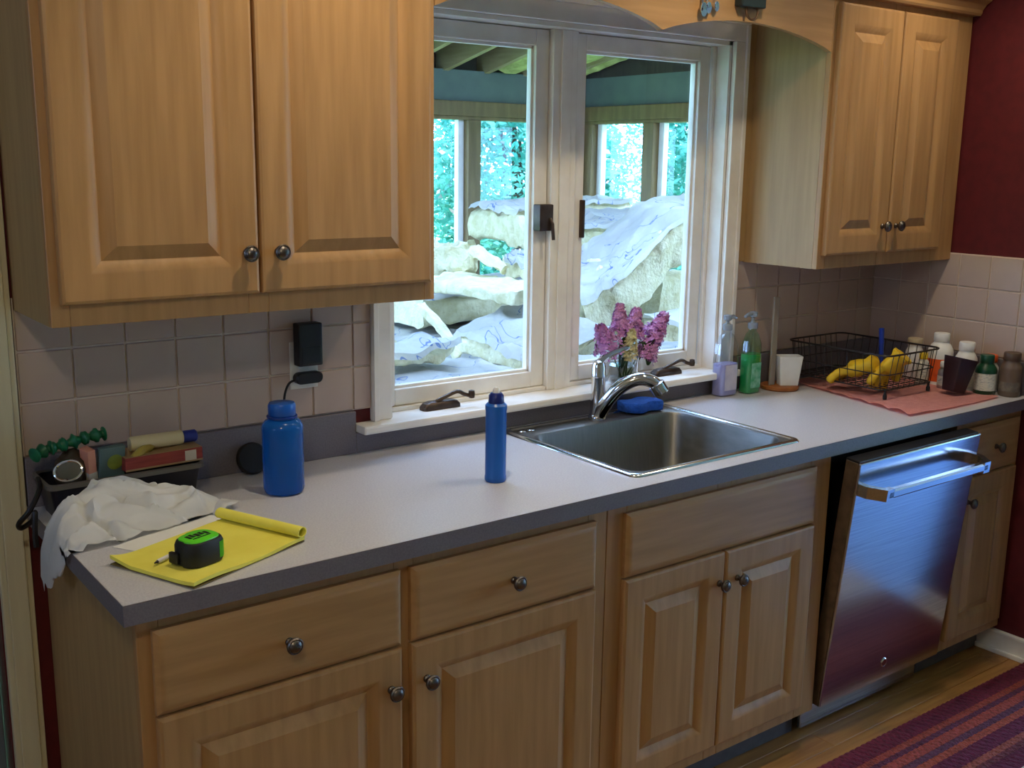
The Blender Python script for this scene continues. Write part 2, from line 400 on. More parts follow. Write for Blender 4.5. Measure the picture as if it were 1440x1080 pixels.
def carcass(par, x0, x1, z0, z1, yf, yb=-.003, frame=(), open_top=True, left_side=None):
    bm = NB(); t = .016
    box(bm, x0, x0+t, yf+.018, yb, z0, z1); box(bm, x1-t, x1, yf+.018, yb, z0, z1); box(bm, x0+t, x1-t, yf+.018, yb, z0, z0+t); box(bm, x0+t, x1-t, yb-.006, yb, z0+t, z1)
    if not open_top: box(bm, x0+t, x1-t, yf+.018, yb, z1-t, z1)
    build('carcass', bm, M_['wood_side'], par)
    bm = NB()
    for (a, b, c, d) in frame: box(bm, a, b, yf, yf+.018, c, d, .0012, 1)
    build('face_frame', bm, M_['wood_v'], par)
CT0, CT1 = .876, .914
BZ, BT = .096, .875
# left base cabinet
def base_cab(name, label, x0, x1, stiles, drawers, doors, drawer_name='drawer'):
    c = thing(name, label, 'cabinet', (x0, -.3, 0), group='base cabinets under the grey counter')
    fr = [(a, b, BZ, BT) for a, b in stiles]
    for (a, b), (p, q) in zip(stiles, stiles[1:]):
        fr += [(b, p, BZ, BZ+.045), (b, p, BT-.045, BT), (b, p, .665, .70)]
    carcass(c, x0, x1, BZ, BT, -.61, frame=fr)
    bm = NB(); box(bm, x0+.002, x1-.002, -.545, -.53, 0, BZ); build('toe_kick', bm, M_['toe'], c)
    for (a, b, k) in drawers: drawer_front(c, a, b, .686, .846, -.6105, k, drawer_name)
    for (a, b, k) in doors: panel_door(c, a, b, .134, .681, -.6105, k)
    return c
base_cab('base_cabinet', 'wide two-drawer two-door maple base cabinet at the counter end by the doorway', .031, 1.117,
    [(.031, .07), (.545, .59), (1.06, 1.117)], [(.056, .554, (.307, .762)), (.578, 1.076, (.834, .762))], [(.056, .554, (.526, .598)), (.578, 1.076, (.611, .598))])
base_cab('sink_base_cabinet', 'maple sink base cabinet with one false drawer front and two narrow doors', 1.119, 1.948,
    [(1.119, 1.18), (1.49, 1.54), (1.862, 1.948)], [(1.168, 1.874, None)], [(1.168, 1.513, (1.494, .60)), (1.518, 1.874, (1.562, .60))], 'false_drawer_front')
base_cab('narrow_base_cabinet', 'narrow one-drawer one-door maple base cabinet between dishwasher and maroon wall', 2.577, 2.961,
    [(2.577, 2.615), (2.92, 2.961)], [(2.603, 2.934, (2.785, .768))], [(2.603, 2.934, (2.648, .604))])
# upper cabinets
UZ0, UZ1 = 1.337, 2.145
def upper_cab(label, x0, x1, stiles, doors):
    c = thing('wall_cabinet', label, 'cabinet', (x0, -.15, UZ0), group='wall cabinets beside the window')
    fr = [(a, b, UZ0, UZ1) for a, b in stiles]
    for (a, b), (p, q) in zip(stiles, stiles[1:]): fr += [(b, p, UZ0, UZ0+.05), (b, p, UZ1-.06, UZ1)]
    bm = NB(); t = .016; yf, yb = -.305, -.009
    box(bm, x0, x0+t, yf+.018, yb, UZ0, UZ1); box(bm, x1-t, x1, yf+.018, yb, UZ0, UZ1); box(bm, x0+t, x1-t, yf+.018, yb, UZ0+.012, UZ0+.028); box(bm, x0+t, x1-t, yf+.018, yb, UZ1-t, UZ1)
    build('carcass', bm, M_['wood_side'], c)
    bm = NB()
    for (a, b, z0, z1) in fr: box(bm, a, b, yf, yf+.018, z0, z1, .0012, 1)
    build('face_frame', bm, M_['wood_v'], c)
    for (a, b, k) in doors: panel_door(c, a, b, UZ0+.042, UZ1-.03, -.3055, k)
    bm = NB()  # crown moulding
    prof = [(-.305, 2.135), (-.331, 2.135), (-.336, 2.142), (-.338, 2.152), (-.35, 2.168), (-.366, 2.178), (-.37, 2.19), (-.305, 2.19)]
    prism(bm, prof, 'x', x0, x1); build('crown_moulding', bm, M_['wood_h'], c)
    return c
upper_cab('wide maple wall cabinet above the blue water bottle, two raised-panel doors', .006, .84, [(.006, .04), (.39, .434), (.812, .84)],
    [(.022, .4085, (.381, 1.462)), (.4135, .822, (.449, 1.462))])
right_upper = upper_cab('maple wall cabinet above the dish rack, against the maroon wall', 2.224, 2.954, [(2.224, 2.262), (2.525, 2.575), (2.83, 2.954)],
    [(2.241, 2.547, (2.514, 1.462)), (2.553, 2.848, (2.587, 1.462))])
bm = NB(); box(bm, 2.1915, 2.2235, -.02, -.0075, 1.34, 2.14); build('scribe_strip', bm, M_['wood_side'], right_upper)
# scalloped valance between them
bm = NB(); out = []
n = 18; xa, xc, xb = .842, 1.533, 2.222
for i in range(n+1):
    t = i/n; out.append((xa+(xc-xa)*t, 1.978+.004*t + .062*math.sin(PI*t)**.8 if 0 < t < 1 else 1.978+.004*t))
for i in range(1, n+1):
    t = i/n; out.append((xc+(xb-xc)*t, 1.982-.008*t + .05*math.sin(PI*t)**.8 if t < 1 else 1.974))
out += [(xb, 2.19), (xa, 2.19)]
f0 = [bm.verts.new((p[0], -.305, p[1])) for p in out]; f1 = [bm.verts.new((p[0], -.286, p[1])) for p in out]
nn = len(out)
for i in range(nn): bm.faces.new((f0[i], f0[(i+1) % nn], f1[(i+1) % nn], f1[i]))
# caps as vertical strips so the arches stay clean
top = [bm.verts.new((p[0], -.305, 2.19)) for p in out[:-2]]; top1 = [bm.verts.new((p[0], -.286, 2.19)) for p in out[:-2]]
for i in range(nn-3):
    bm.faces.new((f0[i], f0[i+1], top[i+1], top[i])); bm.faces.new((f1[i], top1[i], top1[i+1], f1[i+1]))
bmesh.ops.remove_doubles(bm, verts=bm.verts, dist=1e-5)
val = build('window_valance', bm, M_['wood_h'], None, origin=(1.53, -.3, 2.0))
tag(val, 'scalloped maple valance spanning between the wall cabinets over the window', 'valance')

# ================================================================== COUNTERTOP with sink cut-out
SX0, SX1, SY0, SY1 = 1.222, 1.845, -.59, -.046
ct = thing('countertop', 'long grey laminate countertop with raised backsplash', 'countertop', (1.48, -.32, CT0))
bm = NB(); yF = -.645
hx0, hx1, hy0, hy1 = SX0+.015, SX1-.015, SY0+.015, SY1-.015
xs = [.003, hx0, hx1, XR-.001]; ys = [yF, hy0, hy1, -.001]
for z, flip in ((CT1, False), (CT0, True)):
    g = [[bm.verts.new((x, y, z)) for y in ys] for x in xs]
    for i in range(3):
        for j in range(3):
            if i == 1 and j == 1: continue
            q = [g[i][j], g[i+1][j], g[i+1][j+1], g[i][j+1]]; bm.faces.new(q[::-1] if flip else q)
    if not flip: gt = g
    else: gb = g
def side(a, b):
    bm.faces.new((gt[a[0]][a[1]], gt[b[0]][b[1]], gb[b[0]][b[1]], gb[a[0]][a[1]]))
for i in range(3): side((i, 3), (i+1, 3)); side((3, i), (3, i+1))
for a, b in (((1, 1), (2, 1)), ((2, 1), (2, 2)), ((2, 2), (1, 2)), ((1, 2), (1, 1))): side(a, b)
build('top_slab', bm, M_['counter'], ct)
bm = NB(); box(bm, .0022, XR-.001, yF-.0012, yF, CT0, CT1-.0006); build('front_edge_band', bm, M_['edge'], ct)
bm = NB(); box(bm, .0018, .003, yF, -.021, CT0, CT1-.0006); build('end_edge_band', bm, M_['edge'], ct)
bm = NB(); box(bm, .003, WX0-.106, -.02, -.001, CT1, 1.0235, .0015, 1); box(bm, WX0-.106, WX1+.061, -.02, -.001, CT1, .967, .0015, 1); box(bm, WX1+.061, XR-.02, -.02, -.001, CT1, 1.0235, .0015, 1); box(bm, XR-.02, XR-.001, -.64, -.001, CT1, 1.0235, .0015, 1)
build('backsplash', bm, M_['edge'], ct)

# sink
sk = thing('kitchen_sink', 'single-bowl stainless steel drop-in sink set in the grey counter', 'sink', (1.53, -.32, CT1))
bm = NB()
bx0, bx1, by0, by1 = SX0+.034, SX1-.034, SY0+.034, SY1-.088
o = .0008
L = [rrect(SX0, SX1, SY0, SY1, .025, CT1+o)] + [rrect(SX0+q, SX1-q, SY0+q, SY1-q, .025-q*.6, CT1+zz) for q, zz in ((.001, .003), (.004, .006), (.0085, .0076), (.013, .0072), (.017, .0052), (.021, .0036))] + [
     rrect(bx0-.009, bx1+.009, by0-.009, by1+.009, .05, CT1+.0032), rrect(bx0-.004, bx1+.004, by0-.004, by1+.004, .05, CT1+.001), rrect(bx0, bx1, by0, by1, .05, CT1-.008),
     rrect(bx0+.012, bx1-.012, by0+.012, by1-.012, .05, .765), rrect(bx0+.02, bx1-.02, by0+.02, by1-.02, .05, .748), rrect(bx0+.045, bx1-.045, by0+.045, by1-.045, .04, .74)]
loft(bm, L[6:], False, True); bmesh.ops.solidify(bm, geom=bm.faces, thickness=-.0008); build('basin', bm, M_['sink_steel'], sk, True, 40)
bm = NB(); loft(bm, L[:7], False, False); build('rim', bm, pm('polished_rim', S(214, 216, 220), rough=.14, metal=1), sk, True, 60)
bm = NB(); lathe(bm, [(.04, .7405), (.044, .742), (.042, .7445), (.03, .7435), (.012, .742), (0, .742)], (1.53, -.35, 0)); build('drain', bm, M_['chrome'], sk, True)
for dx in (1.262, 1.292):
    bm = NB(); lathe(bm, [(.012, CT1+.004), (.012, CT1+.007), (.008, CT1+.009), (0, CT1+.009)], (dx, -.095, 0), 16); build('hole_cover', bm, M_['chrome'], sk, True)

# faucet
fx, fy, fz = 1.537, -.096, CT1+.0040
fc = thing('faucet', 'chrome single-lever faucet with arched spout behind the sink', 'faucet', (fx, fy, fz))
bm = NB(); lathe(bm, [(.0265, fz), (.0272, fz+.006), (.0255, fz+.012), (.0235, fz+.016)], (fx, fy, 0)); build('base_ring', bm, M_['chrome'], fc, True)
bm = NB(); lathe(bm, [(.023, fz+.014), (.0215, fz+.06), (.0205, fz+.12), (.022, fz+.125), (.022, fz+.13), (.0205, fz+.135), (.0205, fz+.155), (.017, fz+.168), (.008, fz+.174), (0, fz+.175)], (fx, fy, 0)); build('body', bm, M_['chrome'], fc, True)
bm = NB()
sp = spline([(fx, fy-.008, fz+.016), (fx+.008, fy-.035, fz+.062), (fx+.03, fy-.066, fz+.106), (fx+.065, fy-.098, fz+.128), (fx+.098, fy-.124, fz+.12), (fx+.116, fy-.138, fz+.094)], 5)
tube(bm, sp, [.0215-.0035*i/len(sp) for i in range(len(sp))], 16); build('spout', bm, M_['chrome'], fc, True)
bm = NB(); d = (sp[-1]-sp[-3]).normalized(); tube(bm, [sp[-1]-d*.028, sp[-1]-d*.025, sp[-1]+d*.004, sp[-1]+d*.008], [.019, .0235, .0235, .02], 16); build('spray_head', bm, M_['chrome'], fc, True)
bm = NB(); tube(bm, spline([(fx, fy, fz+.165), (fx+.03, fy-.005, fz+.185), (fx+.075, fy-.012, fz+.2), (fx+.1, fy-.016, fz+.204)], 4), [.012, .012, .011, .010, .009, .0085, .008, .0075, .007, .007, .007, .007, .006], 10); build('lever', bm, M_['chrome'], fc, True)

# ================================================================== DISHWASHER (door ajar)
dwx0, dwx1 = 1.966, 2.572
dw = thing('dishwasher', 'stainless steel dishwasher with its door tilted ajar', 'dishwasher', ((dwx0+dwx1)/2, -.3, 0))
bm = NB(); box(bm, 1.953, 2.573, -.56, -.02, .1, .872); build('tub', bm, M_['dark'], dw)
hinge = V((0, -.575, .105)); tilt = math.radians(5.4)
DM = Matrix.Translation(hinge) @ Matrix.Rotation(tilt, 4, 'X') @ Matrix.Translation(-hinge)
def dwp(name, bm, mat, par=dw, **k): bm.transform(DM); return build(name, bm, mat, par, **k)
dyf, dyb = -.618, -.575
bm = NB(); box(bm, dwx0+.006, dwx1-.006, dyf+.004, dyb, .105, .855, .003); inner = dwp('inner_panel', bm, pm('door_liner', S(120, 104, 84), S(100, 86, 70), 20, rough=.4, metal=.7))
bm = NB(); box(bm, dwx0, dwx1, dyf-.004, dyf+.005, .105, .862, .004); dwd = dwp('door', bm, M_['steel'])
bm = NB(); box(bm, dwx0, dwx0+.004, dyf+.004, dyb+.0, .107, .86, .001); dwp('side_flange', bm, pm('flange_brown_reflection', S(150, 128, 104), S(120, 104, 86), 20, rough=.35, metal=.8))  # brown reflection of the cabinets put into the flange's steel colour
bm = NB(); box(bm, dwx0+.004, dwx1-.004, dyf+.003, dyb+.004, .852, .866, .003); dwp('control_strip', bm, M_['black'])
yh = dyf-.062; zh = .785
bm = NB()
def bar(pts, w, h):
    loops = []
    for p in pts: loops.append([(p[0], p[1]-w*s0, p[2]+h*s1) for s0, s1 in ((-1, -.6), (-.6, -1), (.6, -1), (1, -.6), (1, .6), (.6, 1), (-.6, 1), (-1, .6))])
    loft(bm, loops)
bar([(dwx0+.055, yh, zh), (dwx1-.055, yh, zh)], .011, .013)
hd = dwp('handle', bm, M_['steel'], dwd, smooth=True)
for (xa_, xb_) in ((dwx0+.008, dwx0+.075), (dwx1-.008, dwx1-.075)):
    bm = NB(); s = 1 if xb_ > xa_ else -1
    prism(bm, [(xa_, dyf-.003), (xa_+s*.004, dyf-.03), (xa_+s*.035, yh-.011), (xb_, yh-.011), (xb_, yh+.008), (xa_+s*.045, yh+.008), (xa_+s*.025, dyf-.025), (xa_+s*.022, dyf-.003)], 'z', zh-.017, zh+.017)
    dwp('handle_bracket', bm, M_['steel'], dwd)
bm = NB(); lathe(bm, [(.0145, 0), (.0145, .002), (.013, .003), (.011, .0022), (0, .0022)], M=Matrix.Translation((2.263, dyf-.004, .168)) @ Matrix.Rotation(PI/2, 4, 'X'), seg=20); bd = dwp('badge', bm, M_['chrome'], dwd, smooth=True)
bm = NB(); lathe(bm, [(.0108, .0020), (.0108, .0027), (0, .0027)], M=Matrix.Translation((2.263, dyf-.004, .168)) @ Matrix.Rotation(PI/2, 4, 'X'), seg=20); dwp('badge_face', bm, pm('badge_red', S(96, 26, 22), rough=.3), dwd)
bm = NB(); box(bm, dwx0-.01, dwx1-.03, -.565, -.555, .012, .1, .002); build('toe_panel', bm, M_['steel'], dw)

# ================================================================== RUG
rg = thing('striped_rug', 'purple and red striped woven rug on the oak floor', 'rug', (2.3, -1.05, 0))
stripes = [(.055, (96, 32, 54)), (.02, (132, 62, 54)), (.016, (84, 42, 66)), (.03, (138, 66, 62)), (.02, (84, 50, 74)), (.022, (140, 70, 58)), (.045, (86, 30, 60)), (.02, (130, 72, 66)), (.018, (96, 48, 60)), (.05, (80, 28, 56))]
tot = sum(w for w, c in stripes); y = -.725; ry1 = -1.06
k = (y-ry1)/tot
mats = {}
for w, c in stripes:
    w *= k; bm = NB()
    if c not in mats: mats[c] = pm('rug_yarn_%d_%d_%d' % c, S(*[min(255, int(v*1.25)) for v in c]), S(*[int(v*.9) for v in c]), 160, (1, .5, 1), .95, bump=.9, bscale=200)
    nx = 150; X0, X1 = 1.66, 2.94
    rows = []
    for j in range(4):
        yy = y - w*j/3
        rows.append([bm.verts.new((X0+(X1-X0)*i/nx + .0, yy, .006 + .0035*math.sin(i*2.1+j*1.5+y*90)**2 + (.0015 if j in (1, 2) else 0))) for i in range(nx+1)])
    fs = [bm.faces.new((rows[j][i], rows[j][i+1], rows[j+1][i+1], rows[j+1][i])) for j in range(3) for i in range(nx)]
    b0 = [[bm.verts.new((X0, yy, .0006)), bm.verts.new((X1, yy, .0006))] for yy in (y, y-w)]
    bm.faces.new((b0[0][0], b0[0][1], b0[1][1], b0[1][0]))
    bm.faces.new([b0[0][0]] + [v for v in rows[0]] + [b0[0][1]]); bm.faces.new([b0[1][0]] + [v for v in rows[3]] + [b0[1][1]])
    bm.faces.new([b0[0][0], b0[1][0], rows[3][0], rows[2][0], rows[1][0], rows[0][0]]); bm.faces.new([b0[0][1], b0[1][1], rows[3][-1], rows[2][-1], rows[1][-1], rows[0][-1]])
    build('stripe', bm, mats[c], rg); y -= w
bm = NB(); box(bm, 1.66, 2.94, ry1-.03, ry1, .0006, .009, .002); build('border', bm, pm('rug_border', S(196, 184, 168), rough=.95), rg)
# ================================================================== LAMPS in the kitchen ceiling (above the frame)
m_bulb = pm('lamp_bulb', S(255, 240, 215)); _b = m_bulb.node_tree.nodes['Principled BSDF']; _b.inputs['Emission Color'].default_value = (*WARM, 1); _b.inputs['Emission Strength'].default_value = 4
def downlight(x, y, energy, label):
    t = thing('recessed_downlight', label, 'ceiling light', (x, y, CEIL), group='recessed downlights along the cabinets')
    bm = NB(); lathe(bm, [(.055, CEIL-.001), (.075, CEIL-.001), (.078, CEIL-.006), (.07, CEIL-.01), (.055, CEIL-.008)], (x, y, 0), caps=(False, False)); build('trim_ring', bm, M_['white'], t, True)
    bm = NB(); lathe(bm, [(.05, CEIL-.002), (.048, CEIL-.012), (.03, CEIL-.02), (0, CEIL-.022)], (x, y, 0)); build('bulb', bm, m_bulb, t, True)
    l = lamp('downlight_beam', 'SPOT', (0, 0, -.03), energy, WARM, spot_size=math.radians(150), spot_blend=.8, shadow_soft_size=.035)
    l.parent = t
downlight(.62, -.72, LAMP[0], 'round recessed ceiling downlight in front of the wide wall cabinet')
downlight(1.6, -.74, LAMP[1], 'round recessed ceiling downlight in front of the sink')
downlight(2.55, -.68, LAMP[2], 'round recessed ceiling downlight near the maroon wall')
t = thing('ceiling_fixture', 'round white glass ceiling fixture in the middle of the kitchen', 'ceiling light', (-.58, -1.92, CEIL))
bm = NB(); lathe(bm, [(.16, CEIL-.001), (.165, CEIL-.02), (.15, CEIL-.022)], (-.58, -1.92, 0)); build('pan', bm, M_['white'], t, True)
bm = NB(); lathe(bm, [(.15, CEIL-.022), (.14, CEIL-.05), (.1, CEIL-.075), (.04, CEIL-.088), (0, CEIL-.09)], (-.58, -1.92, 0)); build('glass_bowl', bm, m_bulb, t, True)
l = lamp('fixture_light', 'POINT', (0, 0, -.13), LAMP[3], WARM, shadow_soft_size=.05); l.parent = t

# ================================================================== SUNROOM beyond the window
SF = .45; SYF, SXR, SXL, SCZ = 3.0, 4.12, .2, 2.16
bm = NB(); box(bm, SXL-.1, SXR+.12, .135, SYF+.12, SF-.06, SF); struct('floor_sunroom', bm, pm('subfloor', S(150, 130, 104), S(136, 116, 92), 6, rough=.8))
def window_wall(name, a0, a1, fixed, axis, nside, posts, zs=.95, zh=1.88):
    """lower wall, header and real timber posts with panes between"""
    def bx(bm, p, q, d0, d1, z0, z1, bev=0):
        lo, hi = sorted((fixed+nside*d0, fixed+nside*d1))
        if axis == 'x': box(bm, p, q, lo, hi, z0, z1, bev)
        else: box(bm, lo, hi, p, q, z0, z1, bev)
    bm = NB(); bx(bm, a0, a1, 0, .1, SF-.06, zs-.04); w = struct(name, bm, M_['sun_blue'])
    bm = NB(); bx(bm, a0, a1, 0, .1, 1.985, SCZ); build('upper_wall', bm, M_['sun_teal'], w)
    bm = NB(); bx(bm, a0, a1, -.03, .1, zh+.02, 1.985, .004); bx(bm, a0, a1, -.015, .1, zh, zh+.02, .003); build('header', bm, M_['oak_dark'], w)
    bm = NB(); bx(bm, a0, a1, -.04, .1, zs-.04, zs, .004); build('sill', bm, M_['white_trim'], w)
    for p in posts:
        bm = NB(); bx(bm, p-.045, p+.045, -.02, .1, zs, zh, .004); build('post', bm, M_['oak_dark'], w)
        bm = NB(); bx(bm, p-.085, p-.045, .03, .07, zs, zh, .002); build('sash_frame', bm, M_['white_trim'], w)
    for p, q in zip(posts, posts[1:]):
        bm = NB(); bx(bm, p+.045, q-.085, .05, .054, zs, zh); build('pane', bm, M_['glass'], w)
    return w
window_wall('wall_sunroom_far', SXL-.1, SXR+.12, SYF, 'x', 1, [.245, 1.05, 1.78, 2.51, 3.252, 4.05])
window_wall('wall_sunroom_right', .135, SYF-.005, SXR, 'y', 1, [.2, .93, 1.66, 2.4, 2.95])
window_wall('wall_sunroom_left', .135, SYF-.005, SXL, 'y', -1, [.2, .93, 1.66, 2.4, 2.95])
bm = NB(); box(bm, SXL-.1, SXL, .135, SYF-.005, SCZ, 2.6); struct('wall_sunroom_gable', bm, M_['sun_teal'])
# shed roof: boards on rafters, high at the house
RZ0, RZ1 = 2.15, 2.75
def roof_z(y): return RZ0 + (RZ1-RZ0)*(SYF-y)/(SYF-.135)
def roof_piece(bm, x0, x1, y0, y1, d0=.14, d1=.19):
    loft(bm, [[(x, y0, roof_z(y0)+d0), (x, y1, roof_z(y1)+d0), (x, y1, roof_z(y1)+d1), (x, y0, roof_z(y0)+d1)] for x in (x0, x1)])
KX0, KX1, KY0, KY1 = .8, 3.3, .36, 1.42  # unseen skylight opening added to brighten the insulation heap
bm = NB(); roof_piece(bm, SXL-.2, SXR+.25, .135, KY0); roof_piece(bm, SXL-.2, SXR+.25, KY1, SYF+.2); roof_piece(bm, SXL-.2, KX0, KY0, KY1); roof_piece(bm, KX1, SXR+.25, KY0, KY1)
roof = struct('ceiling_sunroom', bm, M_['roof_board'])
bm = NB(); roof_piece(bm, KX0, KX1, KY0, KY1, .17, .176); build('added_skylight_pane', bm, M_['glass'], roof)
m_raft = pm('rafter_pine', S(168, 148, 104), S(150, 130, 88), 5, (8, 1, 8), .7)
x = .45
while x < 4.2:
    bm = NB(); loft(bm, [[(xx, .14, roof_z(.14)), (xx, SYF+.18, roof_z(SYF+.18)), (xx, SYF+.18, roof_z(SYF+.18)+.139), (xx, .14, roof_z(.14)+.139)] for xx in (x-.018, x+.018)])
    build('rafter', bm, m_raft, roof); x += .29
bm = NB(); box(bm, SXR, SXR+.1, .135, SYF, SCZ, 2.8); box(bm, SXL-.1, SXR+.1, SYF+.08, SYF+.1, SCZ, SCZ+.13); build('gable_fill', bm, M_['roof_board'], roof)

m_green_batt = pm('ceiling_batt', S(196, 196, 120), S(150, 150, 84), 14, rough=.95, bump=.6, bscale=50)
for k, (x0, x1, y0, y1) in enumerate(((3.66, 3.92, 2.2, 2.96), (3.95, 4.1, 2.5, 2.97), (3.95, 4.1, 1.9, 2.46), (3.37, 3.62, 2.62, 2.96))):
    bm = NB(); loops = []
    for i in range(9):
        yy = y0+(y1-y0)*i/8; z = roof_z(yy); q = []
        for (xx, zz) in ((x0, .03), (x0*.66+x1*.34, .005), (x0*.34+x1*.66, .01), (x1, .03), (x1, .135), (x0, .135)):
            p = V((xx, yy, z+zz)); w = noise.noise_vector(p*9+V((k, 0, 0)))*.025; q.append(p+V((0, w.y*.5, -abs(w.z) if zz < .1 else 0)))
        loops.append(q)
    loft(bm, loops); build('ceiling_batt', bm, m_green_batt, roof, True, 60)
# ---- insulation batts
def batt(label, edge, wv0, tv, seed=0, wv1=None, paper=True, rough=.012, name='insulation_batt', fl=.018):
    """edge: front-lower edge points; wv: width vector (away from us); tv: thickness vector"""
    wv0, tv = V(wv0), V(tv); wv1 = V(wv1 or wv0); pts = spline(edge, 14); n = len(pts); WV = [wv0.lerp(wv1, k/(n-1)) for k in range(n)]
    c = sum(pts, V())/n
    t = thing(name, label, 'insulation', (c.x, c.y, min(p.z for p in pts)), group='insulation batts heaped in the sunroom')
    cs = []
    nw, nt = 10, 5
    for i in range(nw): cs.append((i/nw, 0))
    for i in range(nt): cs.append((1, i/nt))
    for i in range(nw): cs.append((1-i/nw, 1))
    for i in range(nt): cs.append((0, 1-i/nt))
    bm = NB(); loops = []
    for k, p in enumerate(pts):
        wv = WV[k]; L = []
        for (a, b) in cs:
            bulge = .0
            aa = a; bb = b
            rd = .10  # rounded corners of the soft block
            if (a in (0, 1)) and (b in (0, 1)): aa = .5+(a-.5)*(1-rd*.35); bb = .5+(b-.5)*(1-rd*1.4)
            q = p + wv*aa + tv*bb
            nz = noise.noise_vector(q*7+V((seed*9.1, seed*3.3, 0)))*rough*1.6 + noise.noise_vector(q*26+V((seed, 0, seed*5)))*rough*.9
            if k in (0, n-1): nz *= 1.3
            L.append(q+nz)
        loops.append(L)
    loft(bm, loops); build('fibre_core', bm, M_['fibre'], t, True, 60)
    if paper:
        bm = NB(); m = 26; rows = []
        nh = tv.normalized()
        for k, p in enumerate(pts):
            r = []; wv = WV[k]
            for j in range(m+1):
                a = -fl/wv.length + (1+2*fl/wv.length)*j/m
                q = p + wv*a + tv
                h = noise.noise(V((q.x*5+seed*4, q.y*5, seed)))*.018 + noise.noise(V((q.x*16+seed, q.y*16, seed*2)))*.012 - abs(noise.noise(V((q.x*4+q.y*2, q.y*9+seed, 1))))*.02 + .012*max(0, 1-9*abs(noise.noise(V((q.x*3-q.y*3+seed, q.y*2+q.x, seed)))))
                r.append(bm.verts.new(q + nh*(.028+h - (.02 if j in (0, m) else 0))))
            rows.append(r)
        fs = [bm.faces.new((rows[i][j], rows[i+1][j], rows[i+1][j+1], rows[i][j+1])) for i in range(n-1) for j in range(m)]
        bmesh.ops.solidify(bm, geom=fs, thickness=.002)
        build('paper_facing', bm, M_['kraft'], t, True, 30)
    return t
B = batt
# base courses on the sunroom floor (mostly under the heap)
B('long flat insulation batt lying on the sunroom floor under the window', [(.75, .25, SF+.02), (2.0, .25, SF+.02), (3.9, .25, SF+.02)], (0, .60, 0), (0, 0, .16), 1)
B('flat insulation batt on the sunroom floor, second row from the kitchen window', [(.9, .95, SF+.02), (2.4, .95, SF+.02), (3.9, .95, SF+.02)], (0, .58, 0), (0, 0, .16), 2)
B('flat insulation batt on the sunroom floor, third row from the kitchen window', [(1.0, 1.63, SF+.02), (2.4, 1.63, SF+.02), (3.9, 1.63, SF+.02)], (0, .6, 0), (0, 0, .16), 3)
B('insulation batt of the second layer, close under the kitchen window', [(.8, .25, SF+.245), (2.0, .25, SF+.245), (3.85, .25, SF+.245)], (0, .60, 0), (0, 0, .11), 4)
B('insulation batt of the second layer in the middle of the heap', [(1.5, .95, SF+.245), (2.4, .95, SF+.245), (3.85, .95, SF+.245)], (0, .58, 0), (0, 0, .11), 5)
B('insulation batt of the second layer towards the far sunroom windows', [(1.9, 1.63, SF+.245), (2.8, 1.63, SF+.245), (3.8, 1.63, SF+.245)], (0, .58, 0), (0, 0, .16), 6)
B('insulation batt of the third layer towards the far sunroom windows', [(2.05, 1.66, SF+.46), (2.8, 1.66, SF+.46), (3.75, 1.66, SF+.46)], (0, .5, 0), (0, 0, .13), 22)
# visible heap, left casement
B('pale insulation batt lying flat just outside the left casement, lowest in view', [(.92, .27, .875), (1.3, .3, .87), (1.72, .42, .865)], (-.12, .36, .0), (0, 0, .07), 7)
B('short insulation offcut lying on the lowest batt by the blue wall', [(1.22, .56, .992), (1.4, .58, .99), (1.56, .66, .988)], (-.06, .13, 0), (0, 0, .03), 8)
B('thin insulation strip leaning up against the papered batt', [(1.60, .74, .955), (1.615, .86, 1.03), (1.605, 1.0, 1.10)], (.045, .03, 0), (-.0, -.02, .022), 9, paper=False, rough=.006)
B('insulation batt with bright crumpled paper face sloping down to the window', [(1.85, .57, .875), (1.84, .82, .90), (1.845, 1.12, .93)], (.42, .12, .08), (0, -.03, .06), 10)
B('long bare insulation strip lying across the papered batt', [(2.02, .95, 1.09), (2.03, 1.15, 1.09), (2.02, 1.58, 1.085)], (.24, .08, .02), (0, -.01, .055), 11, paper=False)
B('shaggy torn insulation chunk in front of the bright far window', [(2.13, 1.70, 1.16), (2.2, 1.66, 1.155), (2.30, 1.62, 1.15)], (.14, .22, 0), (0, 0, .11), 12, paper=False, rough=.03)
B('small upright insulation strip wedged between chunk and mullion', [(2.20, 1.30, 1.185), (2.17, 1.36, 1.215), (2.14, 1.42, 1.265)], (.05, .03, -.01), (.03, 0, .03), 13, paper=False, rough=.015)
B('folded insulation batt with grey paper in the left pane middle', [(2.27, 1.16, 1.15), (2.3, 1.34, 1.15), (2.34, 1.44, 1.15)], (.12, .08, .03), (0, 0, .06), 14)
B('thick insulation batt on top of the left heap under the timber post', [(2.40, 1.42, 1.27), (2.42, 1.6, 1.28), (2.46, 1.88, 1.285)], (.45, .1, .02), (0, -.0, .14), 15, rough=.018)
